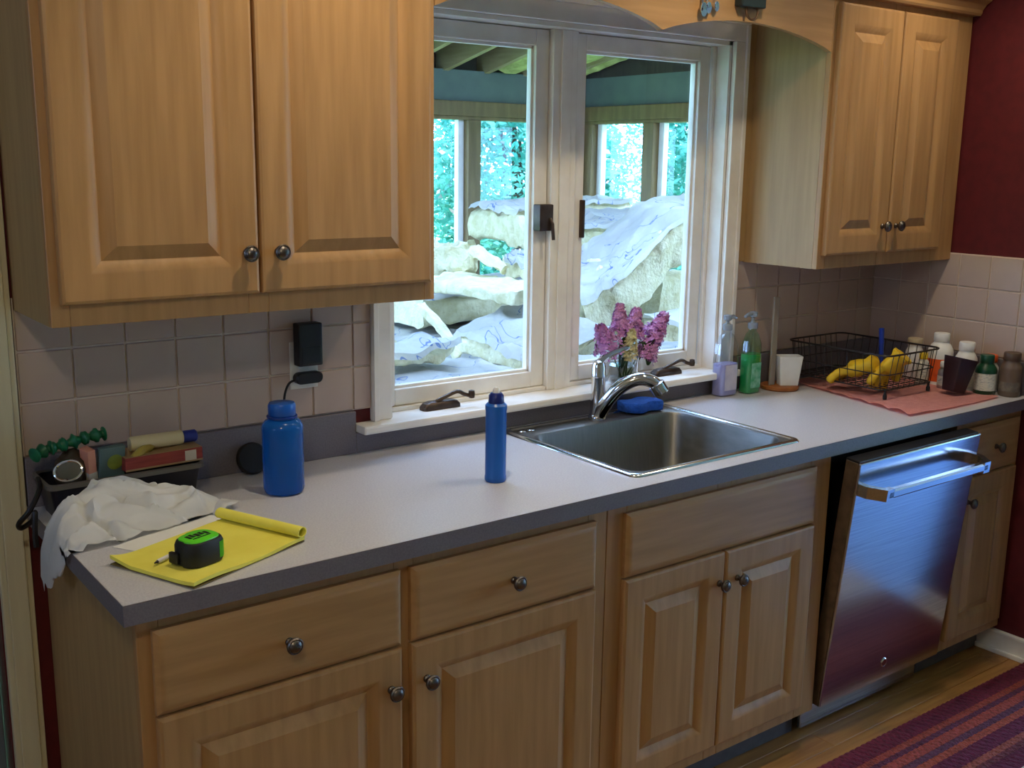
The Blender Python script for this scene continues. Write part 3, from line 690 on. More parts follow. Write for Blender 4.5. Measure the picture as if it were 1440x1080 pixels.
# right casement
B('big sagging insulation batt draped from lower left up to the right', [(2.36, .93, .88), (2.45, .95, .90), (2.62, .96, .98), (2.82, .96, 1.12), (2.96, .96, 1.20), (3.3, .97, 1.25)], (.34, .5, .16), (-.02, -.01, .2), 16, (.2, .48, .02), rough=.015)
B('papered insulation batt resting behind the big sagging batt', [(2.95, 1.66, 1.09), (3.2, 1.66, 1.10), (3.6, 1.66, 1.11)], (.05, .36, .04), (0, 0, .23), 17)
B('small white insulation roll at the top of the heap by the far corner', [(3.25, 2.12, 1.10), (3.45, 2.12, 1.10), (3.72, 2.12, 1.10)], (0, .25, 0), (0, 0, .32), 18)
B('insulation batt on end under the sagging batt, fibre side showing', [(3.22, 1.36, .87), (3.5, 1.36, .87), (3.8, 1.36, .87)], (0, .16, 0), (0, 0, .24), 19, paper=False)
B('grey papered insulation batt tucked below the sagging batt', [(2.66, .8, .9), (2.9, .8, .895), (3.2, .8, .89)], (.02, .1, .02), (0, 0, .075), 20)
B('flat pale insulation batt outside the right casement behind the lilacs', [(1.9, .34, .865), (2.3, .34, .865), (2.95, .34, .86)], (.02, .18, .0), (0, 0, .085), 21)

# ---- garden: ground and shrubs
bm = NB(); box(bm, -30, 45, .2, 60, -.4, -.3); box(bm, XD+.2, 45, -30, .2, -.4, -.3); box(bm, XR+.2, XD+.2, SD1+.15, .2, -.4, -.3); struct('ground_garden', bm, pm('lawn', S(120, 170, 90), S(150, 190, 110), 3, rough=.9))
m_leaf = pm('shrub_leaves', S(58, 148, 126), S(146, 212, 194), 2.6, rough=.6, ramp=(.4, .62))
_nt = m_leaf.node_tree; _mx = _nt.nodes.new('ShaderNodeMixShader'); _tr = _nt.nodes.new('ShaderNodeBsdfTranslucent'); _mx.inputs[0].default_value = .45
_nt.links.new(_nt.nodes['Color Ramp'].outputs[0], _tr.inputs[0]); _nt.links.new(_nt.nodes['Principled BSDF'].outputs[0], _mx.inputs[1]); _nt.links.new(_tr.outputs[0], _mx.inputs[2]); _nt.links.new(_mx.outputs[0], _nt.nodes['Material Output'].inputs[0])
m_petal = pm('shrub_blossom', S(232, 160, 170), S(240, 200, 205), 3, rough=.6)
m_bark = pm('shrub_bark', S(92, 76, 62), S(70, 58, 48), 12, (1, 1, .3), .9)
def shrub(x, y, h, w, seed, label):
    rnd = random.Random(seed)
    t = thing('flowering_shrub', label, 'shrub', (x, y, -.3), group='shrubs outside the sunroom')
    bm = NB()
    for k in range(7):
        a = rnd.uniform(0, 2*PI); r = rnd.uniform(.3, .8)*w
        tube(bm, spline([(x+rnd.uniform(-.15, .15), y+rnd.uniform(-.15, .15), -.31), (x+.4*r*math.cos(a), y+.4*r*math.sin(a), h*.35), (x+r*math.cos(a), y+r*math.sin(a), h*.8)], 4), [.05-.005*i for i in range(9)], 6)
    br = build('branches', bm, m_bark, t, True); br['kind'] = 'stuff'
    def cloud(n, s0, s1, shell):
        vs = []; fs = []
        for i in range(n):
            while True:
                p = V((rnd.uniform(-1, 1), rnd.uniform(-1, 1), rnd.uniform(-1, 1)))
                if p.length < 1 and p.length > shell: break
            q = V((p.x*w, p.y*w, (p.z+1)/2*(h+.2)-.25))
            q *= 1; q.x *= .85+.3*noise.noise(q*1.5); q.y *= .85+.3*noise.noise(q*1.5+V((5, 0, 0)))
            a = V((rnd.gauss(0, 1), rnd.gauss(0, 1), rnd.gauss(0, .6))).normalized(); b = a.cross(V((rnd.gauss(0, 1), rnd.gauss(0, 1), rnd.gauss(0, 1)))).normalized()
            s = rnd.uniform(s0, s1); k = len(vs)
            vs += [q-a*s, q+b*s*.45, q+a*s, q-b*s*.45]; fs.append((k, k+1, k+2, k+3))
        return vs, fs
    for nm, n, s0, s1, sh, mt in (('foliage', 20000, .028, .06, .5, m_leaf), ('blossoms', 420, .03, .055, .85, m_petal)):
        vs, fs = cloud(n, s0, s1, sh); me = bpy.data.meshes.new(nm); me.from_pydata(vs, [], fs); me.materials.append(mt)
        o = bpy.data.objects.new(nm, me); COL.objects.link(o); o.parent = t; o.location = (0, 0, .3); o['kind'] = 'stuff'
for i, (x, y, h, w, lb) in enumerate([
    (3.6, 6.0, 2.7, 1.1, 'leafy flowering shrub straight outside the left sunroom pane'), (6.2, 6.3, 3.1, 1.15, 'tall flowering shrub right of the timber post outside'),
    (8.9, 6.0, 3.2, 1.15, 'dense flowering shrub outside the sunroom corner'), (8.7, 3.2, 3.2, 1.1, 'tall dense shrub outside the right sunroom panes'),
    (8.7, .8, 3.0, 1.0, 'broad shrub beyond the right sunroom wall'), (1.6, 11.5, 5.4, 2.5, 'big pale shrub far behind the left sunroom pane'),
    (7.2, 12.4, 5.6, 2.3, 'big pale shrub far behind the timber post'), (11.8, 9.0, 5.8, 2.3, 'big shrub far behind the sunroom corner'), (14.2, 1.5, 5.6, 2.5, 'big shrub far behind the right sunroom panes')]):
    shrub(x, y, h, w, 20+i, lb)

# ================================================================== THINGS ON THE COUNTER
CZ = CT1 + .0003
# --- blue water bottle
m_blue = pm('blue_translucent_plastic', S(30, 116, 214), S(24, 106, 202), 6, rough=.16, trans=.55, ior=1.3)
m_navy = pm('navy_plastic', S(22, 54, 130), S(18, 46, 116), 10, rough=.3)
x, y = .497, -.215
t = thing('water_bottle', 'tall translucent blue water bottle with screw cap', 'bottle', (x, y, CZ))
bm = NB(); lathe(bm, [(0, CZ), (.036, CZ), (.043, CZ+.004), (.0455, CZ+.012), (.0455, CZ+.135), (.046, CZ+.15), (.0445, CZ+.158), (.038, CZ+.166), (.031, CZ+.17), (.031, CZ+.176)], (x, y, 0), 36, caps=(True, True)); build('body', bm, m_blue, t, True)
bm = NB(); lathe(bm, [(.032, CZ+.1725), (.034, CZ+.1735), (.034, CZ+.1765), (.032, CZ+.1775)], (x, y, 0), 30); build('neck_ring', bm, m_navy, t, True)
bm = NB()
prof = []
for i in range(40):
    pass
lathe(bm, [(.0295, CZ+.178), (.0305, CZ+.18), (.0305, CZ+.2), (.028, CZ+.2055), (0, CZ+.207)], (x, y, 0), 30); build('cap', bm, pm('blue_cap', S(20, 82, 172), rough=.3), t, True)
# --- small blue bottle
x, y = .94, -.413
t = thing('slim_bottle', 'slim opaque blue bottle with white nozzle on the open counter', 'bottle', (x, y, CZ))
bm = NB(); lathe(bm, [(0, CZ), (.023, CZ), (.0255, CZ+.004), (.0255, CZ+.012), (.0245, CZ+.016), (.0245, CZ+.168), (.0255, CZ+.172), (.0255, CZ+.182), (.021, CZ+.187), (0, CZ+.188)], (x, y, 0), 28); build('body', bm, pm('blue_opaque_plastic', S(28, 96, 182), S(24, 88, 172), 8, rough=.3), t, True)
bm = NB(); lathe(bm, [(.018, CZ+.186), (.0185, CZ+.188), (.0175, CZ+.205), (.013, CZ+.211), (0, CZ+.212)], (x, y, 0), 24); build('collar', bm, pm('deep_blue_plastic', S(24, 40, 110), rough=.3), t, True)
bm = NB(); lathe(bm, [(.009, CZ+.21), (.009, CZ+.216), (.005, CZ+.224), (0, CZ+.225)], (x, y, 0), 16); build('nozzle', bm, M_['white'], t, True)
bm = NB()
for k, (z, h, a0, a1) in enumerate([(.05, .006, -30, 15), (.062, .003, -30, 0), (.072, .003, -30, 10), (.088, .01, -32, 18), (.11, .004, -30, 6), (.122, .012, -32, 18), (.142, .004, -30, 8)]):
    r = .02475; n = 6
    for i in range(n):
        p = [math.radians(a0+(a1-a0)*q/n) for q in (i, i+1)]
        bm.faces.new([bm.verts.new((x+r*math.cos(p[q]), y+r*math.sin(p[q]), CZ+z+hh)) for q, hh in ((0, 0), (1, 0), (1, h), (0, h))])
o = build('label_print', bm, pm('pale_print', S(176, 200, 226), rough=.5), t); o['kind'] = 'stuff'

# --- writing pad, sheet, tape measure, pen
PA = math.atan2(.115, .278)
def PM(u, v, z): 
    c, s = math.cos(PA), math.sin(PA); return V((.043+u*c+v*s*1.0, -.446+u*s-v*c, z))
# sheet of white paper partly under the pad
sh = NB(); a = math.radians(24); c, s = math.cos(a), math.sin(a)
q = [(.074+u*c-v*s, -.405+u*s+v*c) for u, v in ((0, 0), (.275, 0), (.275, .1), (.0, .05))]
q = [(.074, -.355), (.12, -.43), (.36, -.33), (.325, -.255)]
prism(sh, q, 'z', CZ+.0002, CZ+.0008); o = build('paper_sheet', sh, pm('white_paper', S(226, 226, 222), rough=.7), origin=(.2, -.35, CZ)); tag(o, 'white paper sheet sticking out from under the yellow pad', 'paper')
t = thing('legal_pad', 'yellow writing pad with its top pages rolled over', 'notepad', (.2, -.48, CZ))
m_yel = pm('yellow_paper', S(232, 224, 96), S(226, 216, 84), 20, rough=.7)
PZ = CZ+.0012
bm = NB(); box(bm, 0, .285, 0, .215, 0, .0015); bm.transform(Matrix(((math.cos(PA), math.sin(PA), 0, .043), (math.sin(PA), -math.cos(PA), 0, -.446), (0, 0, 1, PZ), (0, 0, 0, 1)))); build('card_back', bm, pm('pad_card', S(120, 104, 60), rough=.8), t)
bm = NB(); nu = 24; nv = 12
def pad_z(u, v):
    e = max(0, .06-u)/.06; f = max(0, .05-v)/.05
    return PZ+.0085 + .010*e*e*f + .002*math.sin(u*30)*(v/.215) + .003*max(0, (v-.17)/.045)**2*max(0, 1-u/.12)
top = [[bm.verts.new(PM(.285*i/nu, .215*j/nv, pad_z(.285*i/nu, .215*j/nv))) for j in range(nv+1)] for i in range(nu+1)]
bot = [[bm.verts.new(PM(.285*i/nu, .215*j/nv, pad_z(.285*i/nu, .215*j/nv)-.0068)) for j in range(nv+1)] for i in range(nu+1)]
for i in range(nu):
    for j in range(nv):
        bm.faces.new((top[i][j], top[i+1][j], top[i+1][j+1], top[i][j+1])); bm.faces.new((bot[i][j], bot[i][j+1], bot[i+1][j+1], bot[i+1][j]))
for i in range(nu): bm.faces.new((top[i][0], bot[i][0], bot[i+1][0], top[i+1][0])); bm.faces.new((top[i][nv], top[i+1][nv], bot[i+1][nv], bot[i][nv]))
for j in range(nv): bm.faces.new((top[0][j], top[0][j+1], bot[0][j+1], bot[0][j])); bm.faces.new((top[nu][j], bot[nu][j], bot[nu][j+1], top[nu][j+1]))
build('pages', bm, m_yel, t, True)
bm = NB(); loops = []   # the pages rolled over the far end
for j in range(15):
    v = .222*j/14-.004; L = []
    for k in range(20):
        a = 2*PI*k/20; L.append(PM(.276+.0125*math.cos(a), v, PZ+.0215+.0125*math.sin(a)*.85))
    loops.append(L)
inner = [[p.lerp(sum(L, V())/len(L), .18) for p in L] for L in loops]
loft(bm, loops+inner[::-1]+[loops[0]], False, False)
build('rolled_pages', bm, m_yel, t, True, 50)
# tape measure lying on the pad
TZ_ = PZ+.0112
t = thing('tape_measure', 'green and black tape measure resting on the yellow pad', 'tape measure', (.172, -.545, TZ_))
def dshape(s, z, cx=.172, cy=-.545, rot=math.radians(20)):
    pts = []
    for k in range(28):
        a = 2*PI*k/28; e = 3.2
        cx_, sy_ = math.cos(a), math.sin(a)
        r = 1/((abs(cx_)**e+abs(sy_)**e)**(1/e)); px_, py_ = cx_*r*.043, sy_*r*.035
        if px_ < 0 and py_ > 0: px_ *= .92; py_ *= .9
        px_ *= s; py_ *= s
        pts.append((cx+px_*math.cos(rot)-py_*math.sin(rot), cy+px_*math.sin(rot)+py_*math.cos(rot), z))
    return pts
m_rub = pm('black_rubber', S(26, 28, 28), S(20, 22, 22), 40, rough=.6); m_lime = pm('lime_plastic', S(96, 214, 44), S(88, 204, 38), 10, rough=.35)
bm = NB(); loft(bm, [dshape(.95, TZ_), dshape(1, TZ_+.004), dshape(1, TZ_+.036), dshape(.93, TZ_+.043), dshape(.86, TZ_+.0445)]); build('case', bm, m_rub, t, True)
bm = NB(); loft(bm, [dshape(.84, TZ_+.0442), dshape(.82, TZ_+.0465), dshape(.7, TZ_+.048)]); fp = build('face_plate', bm, m_lime, t, True)
bm = NB(); R_ = Matrix.Translation((.172, -.545, TZ_+.0481)) @ Matrix.Rotation(math.radians(20), 4, 'Z')
for (a, b, c_, d) in ((-.022, -.016, -.006, .010), (-.013, -.007, -.004, .012), (-.004, .004, -.006, .009), (.007, .013, -.004, .010), (.016, .022, -.007, .007), (-.02, .02, -.013, -.010)): box(bm, a, b, c_, d, 0, .0006, M=R_)
o = build('print', bm, m_rub, fp); o['kind'] = 'stuff'
bm = NB(); L = dshape(1.012, 0); pts = [V((p[0], p[1], 0)) for p in L]; 
loft(bm, [[(p.x, p.y, z) for p in (pts[23], pts[24], pts[25])] for z in (TZ_+.006, TZ_+.037)], False, False, closed=False); bmesh.ops.solidify(bm, geom=bm.faces, thickness=.0008); build('side_stripe', bm, m_lime, t)
bm = NB(); box(bm, -.012, .012, -.004, .004, 0, .02, .002, M=Matrix.Translation((.128, -.545, TZ_+.004)) @ Matrix.Rotation(math.radians(110), 4, 'Z')); build('tape_hook', bm, M_['black'], t)
pa, pb = V((.098, -.525, PZ+.0155)), V((.205, -.462, PZ+.0155)); d = (pb-pa).normalized()
t = thing('pen', 'white pen with dark tip beside the tape measure', 'pen', pa)
bm = NB(); tube(bm, [pa+d*.008, pa+d*.012, pb], [.0035, .0042, .0042], 12); build('barrel', bm, M_['white'], t, True)
bm = NB(); tube(bm, [pa, pa+d*.009], [.0012, .0034], 12); build('tip', bm, M_['black'], t, True)

# --- clutter tray at the counter end
t = thing('storage_bin', 'low black plastic bin heaped with odds and ends at the counter end', 'bin', (.17, -.1, CZ))
bm = NB()
def rr(x0, x1, y0, y1, r, z): return rrect(x0, x1, y0, y1, r, z, 4)
loft(bm, [rr(.03, .322, -.142, -.036, .015, CZ), rr(.018, .334, -.154, -.026, .015, CZ+.076), rr(.021, .331, -.151, -.029, .014, CZ+.076), rr(.033, .319, -.139, -.039, .014, CZ+.004)], True, True); build('tub', bm, pm('navy_black_plastic', S(22, 22, 34), S(16, 16, 26), 20, rough=.4), t, True)
bm = NB(); loft(bm, [rr(.012, .34, -.16, -.0215, .016, CZ+.070), rr(.012, .34, -.16, -.0215, .016, CZ+.079), rr(.018, .334, -.154, -.027, .014, CZ+.081), rr(.02, .332, -.152, -.029, .014, CZ+.0765)], False, False); build('rim', bm, pm('grey_rim', S(96, 92, 86), rough=.5), t, True)
BZ_ = CZ+.081
# red box lying across the bin
def simple_box(name, label, cat, c, size, rotz, mat, tilt=(0, 0), bev=.0015, group=None):
    M = Matrix.Translation(c) @ Matrix.Rotation(rotz, 4, 'Z') @ Matrix.Rotation(tilt[0], 4, 'X') @ Matrix.Rotation(tilt[1], 4, 'Y')
    t = thing(name, label, cat, (c[0], c[1], c[2]-size[2]/2), group=group)
    bm = NB(); box(bm, -size[0]/2, size[0]/2, -size[1]/2, size[1]/2, -size[2]/2, size[2]/2, bev, M=M); build('carton', bm, mat, t)
    return t, M
t, M = simple_box('flat_red_box', 'flat red and tan carton with a white sticker lying on the bin', 'box', (.255, -.1, BZ_+.0155), (.17, .085, .03), .04, pm('red_carton', S(150, 62, 56), S(126, 48, 46), 14, (1, 1, 8), .6))
bm = NB(); box(bm, .045, .07, -.0435, -.0425, -.011, .011, M=M); build('sticker', bm, pm('sticker_white', S(196, 190, 172), rough=.6), t)
bm = NB(); box(bm, -.085, .085, -.0432, -.0426, -.0145, -.0105, M=M); box(bm, -.0845, .0845, -.0422, .0422, .0149, .0155, M=M); o = build('tan_print', bm, pm('carton_tan', S(160, 132, 92), rough=.6), t); o['kind'] = 'stuff'
# cream tube with blue cap on the box
tz = BZ_+.0315+.0165
t = thing('glue_tube', 'cream coloured tube with blue cap lying on the red carton', 'tube', (.27, -.1, tz-.0165))
Mx = Matrix.Translation((.27, -.1, tz)) @ Matrix.Rotation(PI/2, 4, 'Y') @ Matrix.Rotation(-.0, 4, 'X')
bm = NB(); lathe(bm, [(0, -.075), (.0145, -.074), (.0162, -.068), (.0162, .038), (.014, .041), (0, .042)], M=Mx); build('body', bm, pm('cream_plastic', S(206, 196, 160), rough=.5), t, True)
bm = NB(); lathe(bm, [(0, .041), (.0125, .0415), (.0135, .045), (.0135, .07), (.011, .073), (0, .0735)], M=Mx); build('cap', bm, pm('royal_blue_plastic', S(36, 54, 140), rough=.4), t, True)
# odds and ends heaped in the bin's left half
def lump(name, label, cat, c, r, mat, seed=0, amp=.25, M=None):
    bm = NB(); bmesh.ops.create_icosphere(bm, subdivisions=3, radius=1)
    for v in bm.verts:
        k = 1+amp*noise.noise(v.co*2+V((seed, 0, 0)))
        v.co = V((v.co.x*r[0], v.co.y*r[1], v.co.z*r[2]))*k
    if M is not None: bm.transform(M)
    bm.transform(Matrix.Translation(c))
    o = build(name, bm, mat, None, True, 60, origin=(c[0], c[1], c[2]-r[2])); return tag(o, label, cat)
lump('cloth_wad', 'dark brown crumpled cloth wad at the left of the bin', 'cloth', (.076, -.09, CZ+.085), (.034, .036, .048), pm('brown_cloth', S(74, 64, 52), S(58, 50, 40), 20, rough=.9), 3)
t = thing('green_garland', 'lumpy green plastic twist lying over the bin contents', 'twist tie', (.08, -.1, CZ+.14))
bm = NB(); pts = spline([(.0, -.115, CZ+.138), (.03, -.1, CZ+.144), (.07, -.1, CZ+.15), (.11, -.095, CZ+.156), (.148, -.09, CZ+.158)], 12)
tube(bm, pts, [.0115+.0042*math.sin(i*.95)+.0015*math.sin(i*2.3) for i in range(len(pts))], 12); build('twist', bm, pm('green_plastic', S(20, 108, 70), S(14, 84, 54), 40, rough=.4), t, True)
t, M = simple_box('pink_card_box', 'small pink and white card packet standing in the bin', 'packet', (.106, -.112, CZ+.096), (.018, .03, .085), .3, pm('pink_card', S(214, 150, 130), S(206, 140, 122), 10, rough=.6), (.15, -.12))
bm = NB(); box(bm, -.0095, .0095, -.0155, .0155, -.043, -.008, M=M); build('white_band', bm, pm('card_white', S(206, 202, 192), rough=.6), t)
t, M = simple_box('seed_packet', 'blue-grey packet with green picture standing in the bin', 'packet', (.15, -.118, CZ+.098), (.055, .014, .08), .1, pm('bluegrey_card', S(92, 116, 120), S(80, 104, 108), 10, rough=.6), (.2, 0))
bm = NB(); lathe(bm, [(0, 0), (.017, 0), (.017, .0008), (0, .0008)], M=M @ Matrix.Translation((.006, -.007, .006)) @ Matrix.Rotation(PI/2, 4, 'X')); build('picture', bm, pm('olive_print', S(140, 156, 66), S(110, 128, 54), 40, rough=.6), t)
t = thing('magnifier', 'chrome rimmed hand lens poking out of the bin', 'magnifier', (.045, -.14, CZ+.1))
Mg = Matrix.Translation((.056, -.147, CZ+.105)) @ Matrix.Rotation(math.radians(62), 4, 'X') @ Matrix.Rotation(math.radians(-25), 4, 'Y')
bm = NB(); tube(bm, [Mg @ V((.027*math.cos(a), .020*math.sin(a), 0)) for a in [2*PI*k/28 for k in range(28)]], .0032, 8, closed=True); build('rim', bm, M_['chrome'], t, True)
bm = NB(); lathe(bm, [(0, -.001), (.0255, -.0005), (.0255, .0005), (0, .001)], M=Mg @ Matrix.Diagonal((1, .74, 1, 1))); build('lens', bm, M_['clear'], t, True)
bm = NB(); tube(bm, spline([(.185, -.135, CZ+.1), (.2, -.13, CZ+.108), (.22, -.12, CZ+.118), (.245, -.11, CZ+.12)], 4), [.004, .007, .009, .01, .011, .011, .011, .0105, .01, .009, .008, .006, .003], 10)
o = build('yellow_marker', bm, pm('olive_yellow', S(170, 150, 70), rough=.5), None, True, origin=(.2, -.13, CZ+.1)); tag(o, 'curved mustard yellow stick between packet and red carton', 'marker')
# black cord hanging over the counter end
bm = NB(); tube(bm, spline([(.008, -.10, CZ+.085), (.002, -.13, CZ+.07), (-.022, -.145, CZ+.035), (-.04, -.125, CZ+.005), (-.032, -.105, CZ-.012), (-.016, -.135, CZ+.01), (-.014, -.15, CZ+.03), (-.018, -.155, CZ-.01), (-.018, -.158, CZ-.04)], 6), .0055, 8)
o = build('power_cord', bm, M_['black'], None, True, origin=(0, -.18, CZ)); tag(o, 'black cord looped over the counter end beside the bin', 'cord')
# white plastic bag spilling over the counter end
t = thing('plastic_bag', 'crumpled white plastic bag sagging over the counter end', 'bag', (.15, -.25, CZ))
net = [[(-.016, -.165, .815), (-.018, -.20, .806), (-.018, -.235, .812), (-.014, -.262, .83)],
       [(-.012, -.19, .905), (-.016, -.25, .89), (-.014, -.31, .895), (-.006, -.34, .905)],
       [(.03, -.175, .965), (.02, -.235, .965), (.012, -.30, .938), (.01, -.356, .917)],
       [(.085, -.168, .995), (.085, -.225, .985), (.075, -.29, .95), (.07, -.35, .917)],
       [(.15, -.166, .998), (.15, -.215, .972), (.14, -.27, .962), (.14, -.335, .917)],
       [(.215, -.17, .985), (.22, -.205, .955), (.215, -.26, .966), (.22, -.31, .917)],
       [(.28, -.168, .945), (.285, -.2, .95), (.285, -.245, .955), (.29, -.285, .917)],
       [(.335, -.172, .918), (.345, -.2, .928), (.35, -.235, .925), (.35, -.265, .917)]]
def crumple(p, i, j):
    h = .006*noise.noise(V((p.x*14, p.y*30, 2))) - .022*max(0, 1-5*abs(noise.noise(V((p.x*6-p.y*5, p.y*11+p.x*5, 5))))) + .012*max(0, 1-6*abs(noise.noise(V((p.x*9+p.y*6, p.y*17-p.x*6, 8))))) + .002*noise.noise(V((p.x*50, p.y*70, 1)))
    q = p + V((0, 0, h)); 
    if q.z < CZ+.004:
        if q.x > -.002: q.z = CZ+.004
        else: q.x = min(q.x, -.008)
    return q
bm = NB(); surf(bm, net, 14, 18, .0012, crumple); build('film', bm, pm('white_film', S(246, 247, 246), S(236, 238, 238), 8, rough=.4), t, True, 60)
bm = NB(); surf(bm, [[(.30, -.262, CZ+.004), (.33, -.25, CZ+.02), (.36, -.235, CZ+.008)], [(.305, -.29, CZ+.006), (.335, -.275, CZ+.024), (.368, -.255, CZ+.01)], [(.31, -.305, CZ+.014), (.338, -.292, CZ+.018), (.372, -.27, CZ+.016)]], 8, 8, .001, lambda p, i, j: p+V((0, 0, .006*noise.noise(p*60)))); build('torn_handle', bm, pm('white_film_thin', S(232, 232, 230), rough=.4), t, True, 60)

# --- outlet, chargers
t = thing('wall_outlet', 'white wall outlet plate on the tile above the backsplash', 'outlet', (.652, -.009, 1.16))
bm = NB(); box(bm, .615, .689, -.0125, -.0073, 1.098, 1.215, .002); build('cover_plate', bm, M_['offwhite'], t)
for z in (1.135, 1.178): 
    bm = NB(); loft(bm, [rrect(.636, .668, z-.014, z+.014, .01, 0, 4)[0:] and [(p.x, -.0125, p.y) for p in rrect(.636, .668, z-.014, z+.014, .01, 0, 4)], [(p.x, -.0135, p.y) for p in rrect(.637, .667, z-.013, z+.013, .01, 0, 4)]]); build('socket', bm, M_['offwhite'], t)
t = thing('charger_block', 'black rectangular charger block plugged into the outlet top', 'charger', (.656, -.03, 1.16))
bm = NB(); box(bm, .624, .687, -.046, -.0138, 1.158, 1.262, .004); build('housing', bm, M_['black'], t)
bm = NB(); box(bm, .632, .68, -.0475, -.0455, 1.165, 1.205, .001); build('front_plate', bm, pm('black_gloss', S(30, 32, 36), rough=.25), t)
t = thing('plug_adapter', 'small black oval plug with cord in the lower socket', 'plug', (.655, -.03, 1.125))
bm = NB(); loft(bm, [[(p.x, yy, p.y) for p in rrect(.655-.036*s, .655+.036*s, 1.127-.014*s, 1.127+.014*s, .0135*s, 0, 5)] for yy, s in ((-.0138, .9), (-.018, 1), (-.036, 1), (-.04, .9))]); pl = build('housing', bm, M_['black'], t, True)
bm = NB(); tube(bm, spline([(.622, -.026, 1.124), (.605, -.027, 1.118), (.592, -.03, 1.095), (.586, -.034, 1.06), (.58, -.04, 1.0), (.565, -.05, .95), (.55, -.05, .925)], 5), .003, 8); build('cord', bm, M_['black'], pl, True)
bm = NB(); lathe(bm, [(0, -.008), (.034, -.008), (.038, -.004), (.038, .004), (.034, .008), (0, .009)], M=Matrix.Translation((.497, -.043, CZ+.0375)) @ Matrix.Rotation(math.radians(72), 4, 'X'), seg=30)
o = build('speaker_puck', bm, M_['black'], None, True, origin=(.497, -.045, CZ)); tag(o, 'round black disc leaning on the backsplash behind the water bottle', 'disc')

# --- vase of lilacs on the sill
SZ = .9905; vx, vy = 1.7, -.022
t = thing('glass_vase', 'clear glass tumbler of lilacs on the window sill', 'vase', (vx, vy, SZ))
bm = NB(); lathe(bm, [(0, SZ), (.041, SZ), (.044, SZ+.004), (.051, SZ+.125), (.0495, SZ+.125), (.042, SZ+.008), (0, SZ+.008)], (vx, vy, 0), 32); build('tumbler', bm, M_['clear'], t, True)
bm = NB(); lathe(bm, [(0, SZ+.0085), (.0415, SZ+.0085), (.045, SZ+.06), (0, SZ+.06)], (vx, vy, 0), 32); build('water', bm, glass('water', (.86, .92, .9, 1), .06), t, True)
m_lil = pm('lilac_petals', S(172, 104, 166), S(206, 148, 194), 30, rough=.6); m_stem = pm('lilac_stem', S(70, 100, 50), S(56, 82, 40), 20, rough=.7); m_lf = pm('lilac_leaf', S(62, 104, 52), S(48, 84, 40), 12, rough=.5); m_pale = pm('pale_blossom', S(214, 204, 150), S(196, 180, 120), 30, rough=.6)
def sprig(label, base, tip, r, mat, seed, n=150):
    rnd = random.Random(seed); base, tip = V(base), V(tip)
    t = thing('lilac_sprig', label, 'flower', base, group='lilac sprigs in the tumbler')
    mid = base.lerp(tip, .55)+V((0, 0, .01)); s = spline([base, mid, tip], 6)
    bm = NB(); tube(bm, s, [.0026-.0001*i for i in range(len(s))], 6); build('stem', bm, m_stem, t, True)
    d = (tip-base).normalized(); bm = NB(); ax = d.orthogonal().normalized(); ay = d.cross(ax)
    for i in range(n):
        u = rnd.random(); a = rnd.uniform(0, 2*PI); rr_ = r*(1-u*.75)*(.55+.45*rnd.random())
        c = tip - d*(.085*(1-u)-.02) + (ax*math.cos(a)+ay*math.sin(a))*rr_
        no = ((ax*math.cos(a)+ay*math.sin(a)) + d*.4 + V((rnd.uniform(-.3, .3),)*3)).normalized(); e = no.orthogonal().normalized(); f = no.cross(e)
        s_ = rnd.uniform(.0085, .0115); cv = bm.verts.new(c+no*.001)
        for k in range(4):
            a0 = PI/2*k
            p = [bm.verts.new(c + (e*math.cos(a0+q)+f*math.sin(a0+q))*s_*w + no*z) for q, w, z in ((-.55, .7, .002), (0, 1.05, .004), (.55, .7, .002))]
            bm.faces.new((cv, p[0], p[1], p[2]))
    o = build('blossoms', bm, mat, t); o['kind'] = 'stuff'
    return t
V0 = (vx, vy, SZ+.03)
sprig('tall upright purple lilac sprig in the tumbler', (vx-.008, vy+.006, SZ+.02), (vx-.022, vy-.002, SZ+.222), .036, m_lil, 1, 190)
sprig('purple lilac sprig drooping to the faucet side of the tumbler', (vx-.012, vy-.01, SZ+.02), (vx-.098, vy-.012, SZ+.168), .05, m_lil, 2, 230)
sprig('middle purple lilac sprig standing over the tumbler', (vx+.006, vy+.004, SZ+.02), (vx+.048, vy+.002, SZ+.205), .04, m_lil, 3, 200)
sprig('longest purple lilac sprig leaning toward the soap bottles', (vx+.014, vy, SZ+.02), (vx+.15, vy-.008, SZ+.188), .042, m_lil, 4, 230)
sprig('low purple lilac sprig hanging beside the leaves', (vx+.012, vy-.012, SZ+.02), (vx+.09, vy-.042, SZ+.135), .044, m_lil, 5, 210)
sprig('pale cream blossom sprig among the purple lilacs', (vx-.002, vy-.014, SZ+.02), (vx-.022, vy-.056, SZ+.155), .026, m_pale, 6, 110)
for lb, pts in (('broad green lilac leaf hanging over the tumbler rim', [(vx+.02, vy-.03, SZ+.125), (vx+.05, vy-.04, SZ+.13), (vx+.06, vy-.046, SZ+.09), (vx+.055, vy-.048, SZ+.06)]), ('narrow green lilac leaf inside the tumbler', [(vx-.01, vy-.0, SZ+.05), (vx-.005, vy-.008, SZ+.09), (vx-.012, vy-.014, SZ+.13), (vx-.02, vy-.02, SZ+.15)])):
    s = spline(pts, 5); bm = NB(); rows = []
    for i, p in enumerate(s):
        w = .02*math.sin(PI*(i+.3)/(len(s)))+.001; rows.append([bm.verts.new(p+V((w*k, -.004*abs(k), 0))) for k in (-1, -.5, 0, .5, 1)])
    fs = [bm.faces.new((rows[i][k], rows[i+1][k], rows[i+1][k+1], rows[i][k+1])) for i in range(len(rows)-1) for k in range(4)]
    bmesh.ops.solidify(bm, geom=fs, thickness=.0008); o = build('lilac_leaf', bm, m_lf, None, True, 60, origin=pts[0]); tag(o, lb, 'leaf', 'leaves in the tumbler')

